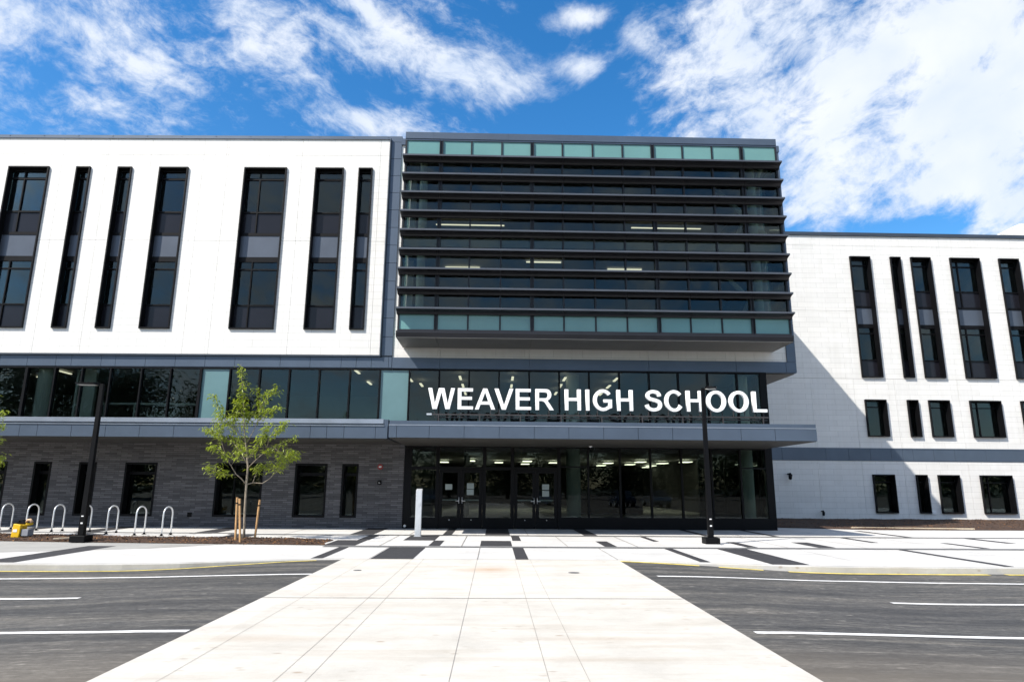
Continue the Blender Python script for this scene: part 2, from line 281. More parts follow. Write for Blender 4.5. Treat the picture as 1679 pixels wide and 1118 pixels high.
# ---------------------------------------------------------------- mesh building
def WF(u, v, z): return Vector((u, 27.5+v, z))                     # frame of the entrance block
_LA = math.radians(-1.686); _LC, _LS = math.cos(_LA), math.sin(_LA)
def LF(u, v, z): return Vector((-4.55+u*_LC-v*_LS, 27.5+u*_LS+v*_LC, z))   # frame of the left wing
def RF(u, v, z): return Vector((u, 37.6+v, z))                     # frame of the right wing
def ID(u, v, z): return Vector((u, v, z))
class MB:
    def __init__(s, F=ID): s.v = []; s.f = []; s.F = F; s.smooth = False
    def box(s, u0, u1, v0, v1, z0, z1):
        n = len(s.v)
        for z in (z0, z1):
            for u, v in ((u0, v0), (u1, v0), (u1, v1), (u0, v1)): s.v.append(s.F(u, v, z))
        s.f += [(n, n+3, n+2, n+1), (n+4, n+5, n+6, n+7), (n, n+1, n+5, n+4), (n+1, n+2, n+6, n+5), (n+2, n+3, n+7, n+6), (n+3, n, n+4, n+7)]
        return s
    def prism_u(s, prof, u0, u1):                                   # profile in (v, z), run along u
        n = len(s.v); k = len(prof)
        for u in (u0, u1):
            for v, z in prof: s.v.append(s.F(u, v, z))
        s.f.append(tuple(range(n, n+k))); s.f.append(tuple(reversed(range(n+k, n+2*k))))
        for i in range(k):
            j = (i+1) % k; s.f.append((n+i, n+k+i, n+k+j, n+j))
        return s
    def prism_z(s, pts, z0, z1):
        n = len(s.v); k = len(pts)
        for z in (z0, z1):
            for u, v in pts: s.v.append(s.F(u, v, z))
        s.f.append(tuple(reversed(range(n, n+k)))); s.f.append(tuple(range(n+k, n+2*k)))
        for i in range(k):
            j = (i+1) % k; s.f.append((n+i, n+j, n+k+j, n+k+i))
        return s
    def sheet(s, u0, u1, v0, v1, z):
        n = len(s.v)
        for u, v in ((u0, v0), (u1, v0), (u1, v1), (u0, v1)): s.v.append(s.F(u, v, z))
        s.f.append((n, n+1, n+2, n+3)); return s
    def poly(s, pts, z):
        n = len(s.v)
        for u, v in pts: s.v.append(s.F(u, v, z))
        s.f.append(tuple(range(n, n+len(pts)))); return s
    def grid(s, u0, u1, z0, z1, v0, v1, holes):                     # an upright wall with openings (u0,u1,z0,z1)
        us = sorted({u0, u1, *[h[0] for h in holes], *[h[1] for h in holes]}); us = [u for u in us if u0 <= u <= u1]
        zs = sorted({z0, z1, *[h[2] for h in holes], *[h[3] for h in holes]}); zs = [z for z in zs if z0 <= z <= z1]
        def solid(i, j):
            if i < 0 or j < 0 or i >= len(us)-1 or j >= len(zs)-1: return False
            cu, cz = (us[i]+us[i+1])/2, (zs[j]+zs[j+1])/2
            return not any(h[0] < cu < h[1] and h[2] < cz < h[3] for h in holes)
        idx = {}
        def P(i, j, k):
            if (i, j, k) not in idx: idx[(i, j, k)] = len(s.v); s.v.append(s.F(us[i], (v0, v1)[k], zs[j]))
            return idx[(i, j, k)]
        for i in range(len(us)-1):
            for j in range(len(zs)-1):
                if not solid(i, j): continue
                s.f.append((P(i, j, 0), P(i+1, j, 0), P(i+1, j+1, 0), P(i, j+1, 0)))
                s.f.append((P(i, j, 1), P(i, j+1, 1), P(i+1, j+1, 1), P(i+1, j, 1)))
                if not solid(i-1, j): s.f.append((P(i, j, 0), P(i, j+1, 0), P(i, j+1, 1), P(i, j, 1)))
                if not solid(i+1, j): s.f.append((P(i+1, j, 0), P(i+1, j, 1), P(i+1, j+1, 1), P(i+1, j+1, 0)))
                if not solid(i, j-1): s.f.append((P(i, j, 0), P(i, j, 1), P(i+1, j, 1), P(i+1, j, 0)))
                if not solid(i, j+1): s.f.append((P(i, j+1, 0), P(i+1, j+1, 0), P(i+1, j+1, 1), P(i, j+1, 1)))
        return s
    def tube(s, pts, rad, n=10, cap=True):
        pts = [Vector(p) for p in pts]; m = len(pts)
        rad = rad if isinstance(rad, (list, tuple)) else [rad]*m
        base = len(s.v); up = None
        for i, p in enumerate(pts):
            t = (pts[min(i+1, m-1)]-pts[max(i-1, 0)]).normalized()
            if up is None: up = t.orthogonal().normalized()
            up = (up - t*up.dot(t)).normalized(); w = t.cross(up)
            for k in range(n):
                a = 2*PI*k/n; s.v.append(s.F(*(p + (up*math.cos(a)+w*math.sin(a))*rad[i])))
        for i in range(m-1):
            for k in range(n):
                a, b = base+i*n+k, base+i*n+(k+1) % n; s.f.append((a, b, b+n, a+n))
        if cap: s.f.append(tuple(base+k for k in reversed(range(n)))); s.f.append(tuple(base+(m-1)*n+k for k in range(n)))
        return s
WL = {}
def link(o, parent=None, wloc=Vector((0, 0, 0)), props=None):
    COL.objects.link(o)
    if parent is not None: o.parent = parent; o.location = wloc - WL[parent.name]
    else: o.location = wloc
    WL[o.name] = Vector(wloc)
    for k, v in (props or {}).items(): o[k] = v
    return o
def obj(name, mb, mat, parent=None, bevel=0, smooth=None, **props):
    lo = Vector([min(v[i] for v in mb.v) for i in range(3)]); hi = Vector([max(v[i] for v in mb.v) for i in range(3)])
    c = (lo+hi)/2
    if parent is None: c.z = lo.z
    me = bpy.data.meshes.new(name); me.from_pydata([v-c for v in mb.v], [], mb.f); me.update()
    me.materials.append(M[mat] if isinstance(mat, str) else mat)
    if smooth if smooth is not None else mb.smooth:
        for p in me.polygons: p.use_smooth = True
    o = link(bpy.data.objects.new(name, me), parent, c, props)
    if bevel:
        b = o.modifiers.new("bevel", 'BEVEL'); b.width = bevel; b.segments = 2; b.limit_method = 'ANGLE'
    return o
def thing(name, loc, label, cat, group=None):
    p = dict(label=label, category=cat)
    if group: p['group'] = group
    return link(bpy.data.objects.new(name, None), None, Vector(loc), p)
def copy_tree(src, loc, rotz=0, label=None, parent=None):
    o = src.copy(); COL.objects.link(o)
    if parent is None: o.location = loc; o.rotation_euler = (0, 0, rotz); WL[o.name] = Vector(loc)
    else: o.parent = parent
    if label: o['label'] = label
    for ch in [c for c in src.children]: copy_tree(ch, None, 0, None, o)
    return o
ST = dict(kind="structure")
# ================================================================ GROUND
def roadz(x):
    d = max(0.0, abs(x+.28)-3.2)/4.5; d = min(1, d); return -.012-.115*d*d*(3-2*d)
def rgnd(x, y):
    z = -.05
    for _ in range(5): p = gnd(x, y, z); z = roadz(p.x)
    return p
g = MB(); g.sheet(-1500, 1500, -1500, 1500, -.35); obj("ground", g, 'soil', **ST)
xs = [-150, -90, -60, -40, -25] + [-16+i*.8 for i in range(41)] + [25, 40, 60, 90, 150]; ys = [-120, -60, -20, 0, 6, 10, 13, 16.4]
g = MB()
for y in ys:
    for x in xs: g.v.append(Vector((x, y, roadz(x))))
nx = len(xs)
for j in range(len(ys)-1):
    for i in range(nx-1): g.f.append((j*nx+i, j*nx+i+1, (j+1)*nx+i+1, (j+1)*nx+i))
obj("road", g, 'asphalt', **ST)
CL = [(-150, 14.6), (-25, 14.68), (-10.5, 14.76), (-9, 14.78), (-7.8, 14.88), (-6.7, 15.1), (-5.6, 15.5), (-4.6, 15.88), (-4.0, 16.02), (-3.45, 16.08)]
CRR = [(2.9, 16.08), (3.6, 15.86), (4.6, 15.6), (5.4, 15.38), (6.4, 15.12), (7.6, 14.94), (9.5, 14.86), (14, 14.84), (25, 14.84), (150, 14.84)]
def offs(pl, d):
    out = []
    for i, (x, y) in enumerate(pl):
        a = pl[max(i-1, 0)]; b = pl[min(i+1, len(pl)-1)]; t = Vector((b[0]-a[0], b[1]-a[1])).normalized(); out.append((x-t.y*d, y+t.x*d))
    return out
for nm, pl in (("kerb", CL), ("kerb", CRR)):
    inn = offs(pl, .16); g = MB(); n = len(pl)
    for (a, b) in zip(pl, inn):
        z0 = -.3
        g.v += [Vector((a[0], a[1]-.02, z0)), Vector((a[0], a[1], -.012)), Vector((a[0], a[1]+.02, .006)), Vector((b[0], b[1], .006)), Vector((b[0], b[1], z0))]
    for i in range(n-1):
        for k in range(4): g.f.append((i*5+k, (i+1)*5+k, (i+1)*5+k+1, i*5+k+1))
    obj(nm, g, 'kerb', **ST)
CLi, CRi = offs(CL, .15), offs(CRR, .15)
g = MB(); g.prism_z(CLi + [(-3.45, 16.24), (-3.45, 16.1), (2.9, 16.1)] + CRi + [(150, 90), (-150, 90)], -.3, 0); obj("plaza", g, 'conc', **ST)
g = MB(); g.sheet(-3.45, 2.9, -14, 16.1, .004); obj("crosswalk", g, 'walk', **ST)
g = MB(); g.poly([(-40, 22.6), (-40, 15.9), (-12.03, 17.26), (-9.08, 18.4), (-7.6, 19.78), (-12, 20.14), (-14.3, 20.42), (-22, 21.3)][::-1], .0045); obj("step_face_strip", g, 'strip', **ST)  # flat sheet, tinted darker to stand in for the grey face of a low step
# dark paver strips laid into the plaza, and rack shadows as dark sheets
dp = MB()
for x0, x1 in [(-10.46, -9.71), (-4.96, -4.16), (-1.77, -1.46), (-0.29, 0.57), (3.15, 3.63), (7.4, 7.64), (9.81, 10.04), (14.51, 14.77)]: dp.sheet(x0, x1, 24.0, 27.44, .006)
for x0, x1 in [(-8.82, -7.97), (-4.21, -3.86), (-2.8, -1.83), (0.59, 0.86), (5.0, 5.18), (11.91, 12.15), (16.25, 16.58)]: dp.sheet(x0, x1, 21.55, 23.5, .006)
for x0, x1 in [(-4.8, -3.9), (-1.84, -1.52), (-0.38, 0.53), (3.17, 3.52), (7.25, 7.56), (9.32, 9.83), (14.08, 14.33)]: dp.sheet(x0, x1, 19.65, 21.5, .006)
for x0, x1 in [(-10.95, -10.2), (-4.21, -3.95), (-2.83, -1.86), (0.52, 0.82), (4.72, 4.95), (6.2, 7.02), (11.27, 11.5), (17.2, 17.5)]: dp.sheet(x0, x1, 16.12 if -4.3 < x0 < 2.8 else 15.1+(.45 if abs(x0) < 5 else 0)+(.2 if 0 < x0 < 8 else 0), 19.05, .006)
for x0, x1, y0, y1 in [(-14.2, -13.6, 23.75, 24.6), (-13.9, -12.9, 22.9, 23.5), (-17.5, -16.7, 24.2, 26.8), (-14.7, -13.9, 24.5, 27.6)]: dp.sheet(x0, x1, y0, y1, .006)  # behind the bike racks: shadows painted in as dark sheets
obj("dark_paving_and_shade", dp, 'paver', **ST)
sm = MB(); sm.sheet(-9.0, 40, 23.55, 23.95, .009); sm.sheet(-4.7, 40, 19.12, 19.52, .009); sm.sheet(-30, -9.0, 24.1, 24.4, .009); obj("seam_paving", sm, 'seam', **ST)
jt = MB()
for x in (-2.86, -1.87, -1.6, -.37, .5, .85): jt.sheet(x-.0022, x+.0022, -14, 16.1, .008)
for y in (16.1, 10.62, 4.9): jt.sheet(-3.44, 2.89, y-.013, y+.013, .009)
for x in (-2.86, -.37, 2.9, 8.4, 12.9): jt.sheet(x-.008, x+.008, 16.12, 19.1, .011)
for x in (-7, -3.2, -.9, 2.1, 4.1, 8.4, 10.7, 13.2): jt.sheet(x-.01, x+.01, 19.53, 23.54, .011)
for x in (-12.2, -7.2, -2.9, 1.2, 5.2, 8.7, 12): jt.sheet(x-.01, x+.01, 23.96, 27.4, .011)
for y in (21.52, 17.6): jt.sheet(-4.6 if y > 20 else 3.5, 18, y-.008, y+.008, .013)
obj("paving_joints", jt, 'joint', **ST)
# painted lines
def paint_line(name, pix, w, mat, zoff=.006, pts=None, brk=0):
    P = pts or [rgnd(*q) for q in pix]; Q = []
    for a, b in zip(P, P[1:]):
        n = max(1, int((Vector(b)-Vector(a)).length/.35))
        Q += [Vector(a).lerp(Vector(b), k/n) for k in range(n)]
    Q.append(Vector(P[-1])); mb = MB()
    for i, p in enumerate(Q):
        t = (Q[min(i+1, len(Q)-1)]-Q[max(i-1, 0)]); t.z = 0; t.normalize(); nn = Vector((-t.y, t.x, 0))*w/2*(1+.12*noise.noise(p*2.0))
        for q in (p+nn, p-nn): mb.v.append(Vector((q.x, q.y, roadz(q.x)+zoff)))
        if i and not (brk and noise.noise(p*1.7+Vector((0, 0, brk))) > .22): k = 2*i; mb.f.append((k-2, k-1, k+1, k))
    return obj(name, mb, mat, **ST)
paint_line("lane_line", [(-200, 952), (0, 949), (180, 947), (300, 945), (420, 942.5), (512, 941)], .12, 'paint')
paint_line("lane_line", [(-300, 985), (0, 982), (130, 980.5)], .12, 'paint')
paint_line("lane_line", [(-300, 1041), (0, 1038), (160, 1036.5), (308, 1034.5)], .12, 'paint')
paint_line("lane_line", [(1078, 944.5), (1200, 947), (1400, 953), (1540, 956), (1679, 957.5), (1950, 959)], .12, 'paint')
paint_line("lane_line", [(1462, 988.5), (1679, 991.5), (2000, 995)], .12, 'paint')
paint_line("lane_line", [(1238, 1037), (1300, 1037.5), (1400, 1040), (1679, 1046.5), (2000, 1053)], .12, 'paint')
paint_line("kerb_line", None, .11, 'yellow', pts=[Vector((x, y-.14, 0)) for x, y in [(-80, 14.63)]+CL[1:-1]], brk=0)
paint_line("kerb_line", None, .17, 'yellow', pts=[Vector((x, y-.14, 0)) for x, y in CRR[:-1]], brk=3)
# mulch beds
def mulch(name, poly, nchip, seed):
    rnd = random.Random(seed); xs_ = [p[0] for p in poly]; ys_ = [p[1] for p in poly]
    def inside(x, y):
        c = False; j = len(poly)-1
        for i in range(len(poly)):
            xi, yi = poly[i]; xj, yj = poly[j]
            if (yi > y) != (yj > y) and x < (xj-xi)*(y-yi)/(yj-yi)+xi: c = not c
            j = i
        return c
    def edge(x, y): return min(((Vector((x, y))-Vector(a)).length if 0 else _segd(x, y, a, b)) for a, b in zip(poly, poly[1:]+poly[:1]))
    def _segd(x, y, a, b):
        ax, ay = a; bx, by = b; dx, dy = bx-ax, by-ay; t = max(0, min(1, ((x-ax)*dx+(y-ay)*dy)/(dx*dx+dy*dy))); return math.hypot(x-ax-t*dx, y-ay-t*dy)
    def hz(x, y): return .012 + min(1, edge(x, y)/.35)*(.05+.035*noise.noise(Vector((x*1.3, y*1.3, 0)))+.02*noise.noise(Vector((x*5, y*5, 3))))
    bm = bmesh.new(); vs = [bm.verts.new((x, y, .012)) for x, y in poly]; bm.faces.new(vs)
    st = .3 if (max(xs_)-min(xs_)) < 30 else .5
    for ax, lo, hi in ((0, min(xs_), max(xs_)), (1, min(ys_), max(ys_))):
        k = lo+st
        while k < hi:
            co = [0, 0, 0]; co[ax] = k; no = [0, 0, 0]; no[ax] = 1
            bmesh.ops.bisect_plane(bm, geom=bm.verts[:]+bm.edges[:]+bm.faces[:], plane_co=co, plane_no=no); k += st
    for v in bm.verts: v.co.z = hz(v.co.x, v.co.y)
    me = bpy.data.meshes.new(name); bm.to_mesh(me); bm.free(); mb = MB()
    mb.v = [v.co.copy() for v in me.vertices]; mb.f = [tuple(p.vertices) for p in me.polygons]; n0 = len(mb.f)
    c = 0
    while c < nchip:
        x, y = rnd.uniform(min(xs_), max(xs_)), rnd.uniform(min(ys_), max(ys_))
        if not inside(x, y): continue
        c += 1; z = hz(x, y)+.008; a = rnd.uniform(0, PI); l, w = rnd.uniform(.03, .09), rnd.uniform(.01, .03); t = rnd.uniform(-.5, .5)
        d = Vector((math.cos(a), math.sin(a), t)); e = Vector((-math.sin(a), math.cos(a), rnd.uniform(-.4, .4))); p = Vector((x, y, z)); k = len(mb.v)
        mb.v += [p-d*l/2-e*w/2, p+d*l/2-e*w/2, p+d*l/2+e*w/2, p-d*l/2+e*w/2]; mb.f.append((k, k+1, k+2, k+3))
    o = obj(name, mb, 'mulch', kind="stuff", label="loose brown bark mulch spread over a planting bed", category="mulch")
    o.data.materials.append(M['chip'])
    for i, p in enumerate(o.data.polygons):
        if i >= n0 and i % 2: p.material_index = 1
    return o
ml = mulch("mulch", [(-24, 21.55), (-14.3, 20.45), (-12, 20.16), (-8, 19.86), (-4.72, 19.6), (-4.95, 20.4), (-4.9, 21.4), (-6.3, 21.9), (-11, 22.1), (-16.35, 23.3), (-24, 25.2)], 7000, 3)
ml['label'] = "strip of brown bark mulch in front of the bike racks with the young tree in it"
ml = mulch("mulch", [(12.6, 29.2), (15.8, 28.1), (22, 28.3), (45, 29.2), (45, 37.58), (11.6, 37.58), (11.6, 29.6)], 9000, 4)
ml['label'] = "bed of reddish brown mulch at the foot of the white wing on the right"
# ================================================================ SCHOOL BUILDING
S = thing("school_building", (3.7, 27.5, 0), "wide modern school with white panel wings, dark louvered glass box and glazed entrance", "building")
def part(name, mb, mat, parent=S, **k): return obj(name, mb, mat, parent, **k)
# ---- windows
LW = [(-17.22, -15.41), (-14.20, -13.57), (-12.35, -11.72), (-10.50, -9.21), (-6.71, -4.82), (-3.55, -2.29), (-1.63, -1.01)]
RWp = [(21.23, 22.47), (23.70, 24.33), (24.95, 26.17), (27.36, 29.18), (30.37, 31.6)]
BW = [(-17.0, -15.2), (-14.11, -13.40), (-12.28, -11.57), (-10.40, -9.1), (-6.69, -4.79), (-3.50, -2.2), (-1.60, -.94)]
def window(F, u0, u1, zr, bars, panels, split, vf, vg, th=.055):
    """surround from vf (front) back to vg+.1, glazing at vg; bars: list of (z0,z1); panels: list of (z0,z1,material)"""
    z0, z1 = zr; w = MB(F)
    w.box(u0, u0+th, vf, vg+.12, z0, z1); w.box(u1-th, u1, vf, vg+.12, z0, z1)
    w.box(u0+th, u1-th, vf+.001, vg+.12, z1-th, z1); w.box(u0+th, u1-th, vf+.001, vg+.12, z0, z0+th)
    for a, b in bars: w.box(u0+th, u1-th, vg-.05, vg+.08, a, b)
    root = part("window", w, 'frame')
    a, b = u0+th, u1-th; um = a+(b-a)*.34
    for p0, p1, mt in panels:
        if split and mt != 'greypanel':
            segs = [(a, um-.025), (um+.025, b)]; mu = MB(F); mu.box(um-.025, um+.025, vg-.055, vg+.06, p0, p1); obj("mullion", mu, 'frame', root)
        else: segs = [(a, b)]
        for s0, s1 in segs:
            q = MB(F); dv = -.03 if mt == 'greypanel' else 0
            q.box(s0, s1, vg+dv, vg+.012+dv, p0, p1)
            obj({'glass': "pane", 'spandrel': "spandrel_panel", 'greypanel': "metal_panel"}[mt], q, mt, root)
    return root
def tall_window(F, u0, u1, zo, vf, vg, split):
    b = [(15.26, 15.36), (14.89, 14.97), (13.32, 13.39), (12.26, 12.40), (11.06, 11.29), (10.69, 10.75), (9.09, 9.15)]
    p = [(14.97, 15.26, 'glass'), (13.39, 14.89, 'glass'), (12.40, 13.32, 'spandrel'), (11.29, 12.26, 'greypanel'), (10.75, 11.06, 'glass'), (9.15, 10.69, 'glass'), (8.09, 9.09, 'spandrel')]
    return window(F, u0, u1, (8.04+zo, 15.41+zo), [(a+zo, c+zo) for a, c in b], [(a+zo, c+zo, m) for a, c, m in p], split, vf, vg)
for u0, u1 in LW: tall_window(LF, u0, u1, 0, -.20, .09, u1-u0 > 1.5)
for u0, u1 in RWp:
    tall_window(RF, u0, u1, -.07, -.12, .30, u1-u0 > 1.5)
    window(RF, u0, u1, (4.57, 6.68), [(6.25, 6.30)], [(4.62, 6.25, 'glass'), (6.30, 6.63, 'glass')], u1-u0 > 1.5, -.13, .3)
    window(RF, u0, u1, (.36, 2.46), [(2.02, 2.08)], [(.41, 2.02, 'glass'), (2.08, 2.41, 'glass')], u1-u0 > 1.5, -.13, .3)
for u0, u1 in BW: window(LF, u0, u1, (.40, 2.50), [(2.02, 2.14)], [(.45, 2.02, 'glass'), (2.14, 2.45, 'glass')], u1-u0 > 1.5, -.02, .30, .075)
# ---- left wing
e = .001
hol = [(a+e, b-e, 8.04+e, 15.41-e) for a, b in LW]
gro = [(-31, 1, z-.006, z+.006) for z in (11.98, 16.02)] + [(u-.005, u+.005, 15.42, 17) for u in (-7.6, -10.95)] + [(u-.005, u+.005, 6.9, 17) for u in (-14.9, -12.9, -8.6, -7.5, -4.2, -.7)]
w = MB(LF); w.grid(-30, -.30, 6.97, 16.80, -.12, -.03, hol+gro); part("white_wall", w, 'white')
w = MB(LF); w.grid(-30, .22, 6.90, 16.78, .0, .25, hol); part("backing_wall", w, 'blue_dark')
w = MB(LF); w.box(-30, -.26, -.17, .3, 16.80, 16.90); w.box(-30, .2, .1, .5, 16.90, 17.1)
for k in range(20): w.box(-.4-k*1.55, -.36-k*1.55, -.18, -.1, 16.88, 16.93)
part("parapet_coping", w, 'blue')
w = MB(LF); w.box(-.30, -.255, -.17, 0, 6.90, 16.80); w.box(-30, -.255, -.15, 0, 6.90, 6.955); part("edge_trim", w, 'blue_dark')
w = MB(LF)
z = 6.95
while z < 16.8: w.box(-.25, .215, -.05, 0, z+.012, min(z+.815, 16.82)-.006); z += .815
part("corner_panel", w, 'blue')
# horizontal blue-grey band
w = MB(LF); js = [-30, -27.5, -25, -23.7, -21.2, -18.7, -17.4, -16.2, -15.05, -13.85, -13.2, -11.95, -11.35, -10.1, -8.85, -7.6, -6.35, -4.45, -3.2, -1.9, -1.27, -.64, .08, .215]
for a, b in zip(js, js[1:]): w.box(a+.007, b-.007, -.055, 0, 6.45, 6.895)
w.box(-30, .215, -.001, .25, 6.42, 6.9); part("cladding_band", w, 'blue')
# ---- second-floor glazing, left
lm = [-30, -28.7, -27.4, -26.1, -24.8, -23.5, -22.2, -20.9, -19.6, -18.5, -17.5, -16.25, -15.02, -13.83, -12.69, -11.50, -10.21, -8.99, -7.73, -6.51, -5.27, -4.03, -2.78, -1.51, -0.26]
fr = MB(LF); fr.box(-30, .2, -.03, .12, 6.36, 6.42); fr.box(-30, .2, -.05, .15, 4.14, 4.24); part("glazing_frame", fr, 'frame')
for i, u in enumerate(lm):
    q = MB(LF); hw = .055 if i in (18, 12) else .03; q.box(u-hw, u+hw, -.055, .12, 4.24, 6.36); part("mullion", q, 'frame')
for i, (a, b) in enumerate(zip(lm, lm[1:]+[.21])):
    if i == len(lm)-1: continue
    q = MB(LF); q.box(a+.03, b-.03, .03, .042, 4.24, 6.36); part("glass_panel", q, 'glass_teal' if i == 18 else 'glass')
# ---- brick base
hb = [(a+e, b-e, .40+e, 2.50-e) for a, b in BW]
w = MB(LF); w.grid(-30, .90, -.1, 4.12, 0, .3, hb); part("brick_wall", w, 'brick')
# ---- left canopy
w = MB(LF); js = [-30, -24, -22.7, -20.2, -17.7, -16.4, -15.8, -14.6, -14.0, -12.75, -12.1, -10.85, -9.6, -8.35, -7.1, -5.85, -4.6, -3.35, -2.1, -1.5, -.87, .28, .72]
for a, b in zip(js, js[1:]): w.box(a+.007, b-.007, -2.96, -2.9, 3.33, 3.77)
w.box(-30, .72, -2.9, 0, 3.335, 4.02); part("canopy", w, 'blue')
w = MB(LF); w.box(-30, .6, -2.99, -2.88, 3.775, 3.80); w.box(-30, .6, -2.90, -2.86, 3.8, 3.87); w.box(-30, .55, -2.915, -1.2, 3.90, 4.035)
w.box(-30, .55, -2.93, -2.88, 3.87, 3.90); part("roof_flashing", w, 'lip')
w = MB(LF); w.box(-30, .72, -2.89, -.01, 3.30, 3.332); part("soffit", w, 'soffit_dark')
# ---- entrance block: upper white wall, frame, coping
w = MB(WF); w.grid(-4.33, 12.36, 6.90, 16.6, 0, .25, [(-3.6, 11.5, 8.3, 15.2)] + [(-5, 13, z-.006, z+.006) for z in (11.98, 7.9, 10, 14)] + [(x-.006, x+.006, 6.8, 8.2) for x in (-2.34, 1.41, 6.45, 10.17)]); part("white_wall", w, 'white')
w = MB(WF); js = [-4.33, -2.34, 1.41, 6.45, 10.17, 12.30, 12.75]
for a, b in zip(js, js[1:]): w.box(a+.007, b-.007, -.055, 0, 6.44, 6.875)
w.box(-4.33, 12.74, -.001, .25, 6.42, 6.9); part("cladding_band", w, 'blue')
w = MB(WF); z = 6.88
while z < 16.6: w.box(12.37, 12.75, -.05, .2, z+.007, min(z+.84, 16.7)-.007); z += .84
w.box(12.38, 12.74, 0, 10.0, 6.46, 16.9); part("corner_panel", w, 'blue')
w = MB(WF); w.box(-4.35, 12.78, -.08, .4, 16.60, 16.9); part("parapet_coping", w, 'blue')
w = MB(WF); w.box(11.2, 12.74, .25, 10.0, 6.40, 6.455); part("soffit", w, 'soffit')
# ---- second-floor glazing over the entrance
tm = [-4.80, -3.59, -2.34, -1.1, 0.15, 1.41, 2.67, 3.92, 5.19, 6.45, 7.68, 8.92, 10.17, 11.13]
fr = MB(WF); fr.box(-4.3, 11.13, -.03, .12, 6.36, 6.42); fr.box(-4.3, 11.13, -.05, .15, 4.14, 4.24); fr.box(11.13, 11.42, -.04, .22, 0, 6.42); fr.box(11.30, 11.42, 1.2, 1.3, 0, 6.42)
for k in range(3): fr.box(11.34, 11.42, 3.4+k*2.3, 3.5+k*2.3, 0, 6.42)
fr.box(11.33, 11.42, .22, 10, 3.2, 4.2); fr.box(11.33, 11.42, .22, 10, 0, .45); part("glazing_frame", fr, 'frame')
for u in tm[1:-1]:
    q = MB(WF); q.box(u-.03, u+.03, -.055, .12, 4.24, 6.36); part("mullion", q, 'frame')
for i, (a, b) in enumerate(zip(tm, tm[1:])):
    q = MB(WF); q.box(a+.03, b-.03, .03, .042, 4.24, 6.36); part("glass_panel", q, 'glass_teal' if i == 0 else 'glass')
for z0, z1 in ((.45, 3.2), (4.2, 6.42)):
    q = MB(WF); q.box(11.36, 11.372, .25, 10, z0, z1); part("side_glass", q, 'glass')
# ---- entrance glazing
em = [-3.45, -2.29, -.40, .73, 2.63, 3.82, 5.12, 6.38, 7.65, 8.88, 10.08, 11.13]
fr = MB(WF); fr.box(-3.64, -3.34, -.05, .2, 0, 3.55); fr.box(-3.34, 11.13, -.04, .12, 3.19, 3.31); fr.box(-3.34, 11.13, -.04, .12, 3.50, 3.60); fr.box(-3.34, 2.63, -.04, .12, 2.30, 2.42)
fr.box(-3.34, -2.29, -.05, .12, 0, .42); fr.box(-.40, .73, -.05, .12, 0, .42); fr.box(2.63, 11.13, -.05, .12, 0, .46); fr.box(10.08, 11.13, -.04, .1, 2.42, 2.47); fr.box(2.63, 3.82, -.04, .1, 2.42, 2.47)
part("entrance_frame", fr, 'frame')
for i, u in enumerate(em[1:-1]):
    q = MB(WF); hw = .07 if i < 4 else .035; q.box(u-hw, u+hw, -.06, .12, .0 if i < 4 else .46, 3.19); q.box(u-.03, u+.03, -.06, .12, 3.31, 3.5); part("mullion", q, 'frame')
for i, (a, b) in enumerate(zip(em, em[1:])):
    isdoor = i in (1, 3)
    q = MB(WF); q.box(a+.03, b-.03, .03, .042, 3.31, 3.5); q2 = MB(WF)
    part("glass_panel", q, 'glass_lobby')
    if i <= 3:
        q2.box(a+.06, b-.06, .03, .042, 2.42, 3.19); part("glass_panel", q2, 'glass_lobby')
        if not isdoor: q3 = MB(WF); q3.box(a+.06, b-.06, .03, .042, .42, 2.30); part("glass_panel", q3, 'glass_lobby')
    else: q2.box(a+.03, b-.03, .03, .042, .46, 3.19); part("glass_panel", q2, 'glass_lobby')
def door(x0, x1, side, notices):
    d = MB(WF); st = .13
    d.box(x0, x0+st, -.02, .03, .01, 2.29); d.box(x1-st, x1, -.02, .03, .01, 2.29); d.box(x0+st, x1-st, -.02, .03, 2.18, 2.29); d.box(x0+st, x1-st, -.02, .03, .01, .43)
    o = part("door", d, 'frame')
    q = MB(WF); q.box(x0+st, x1-st, .0, .012, .43, 2.18); obj("pane", q, 'glass_lobby', o)
    hx = x1-.06 if side > 0 else x0+.06
    h = MB(WF); h.tube([(hx, -.075, .98), (hx, -.075, 1.22)], .014, 8); s = -side
    h.tube([(hx, -.075, 1.08), (hx+s*.13, -.06, 1.07)], .014, 8); h.tube([(hx, -.075, 1.0), (hx, -.02, 1.0)], .01, 6); h.tube([(hx, -.075, 1.2), (hx, -.02, 1.2)], .01, 6)
    obj("handle", h, 'steel', o, smooth=True)
    b = MB(WF); b.box(x0+st*.8, x1-st*.8, .05, .08, 1.09, 1.135); obj("push_bar", b, 'alu', o)
    k = MB(WF); cx = (x0+x1)/2; k.tube([(cx, -.02, .34), (cx, -.035, .34)], .018, 8); obj("lock", k, 'steel', o)
    for (nx_, nz_) in notices:
        n = MB(WF); n.box(nx_-.14, nx_+.14, -.006, -.002, nz_-.11, nz_+.11); obj("notice", n, 'paper', o)
door(-2.21, -1.35, 1, [(-1.83, 1.62)]); door(-1.34, -.48, -1, [(-.96, 1.66), (-.96, 1.42)])
door(.81, 1.67, 1, []); door(1.68, 2.55, -1, [(2.08, 1.64), (2.08, 1.38)])
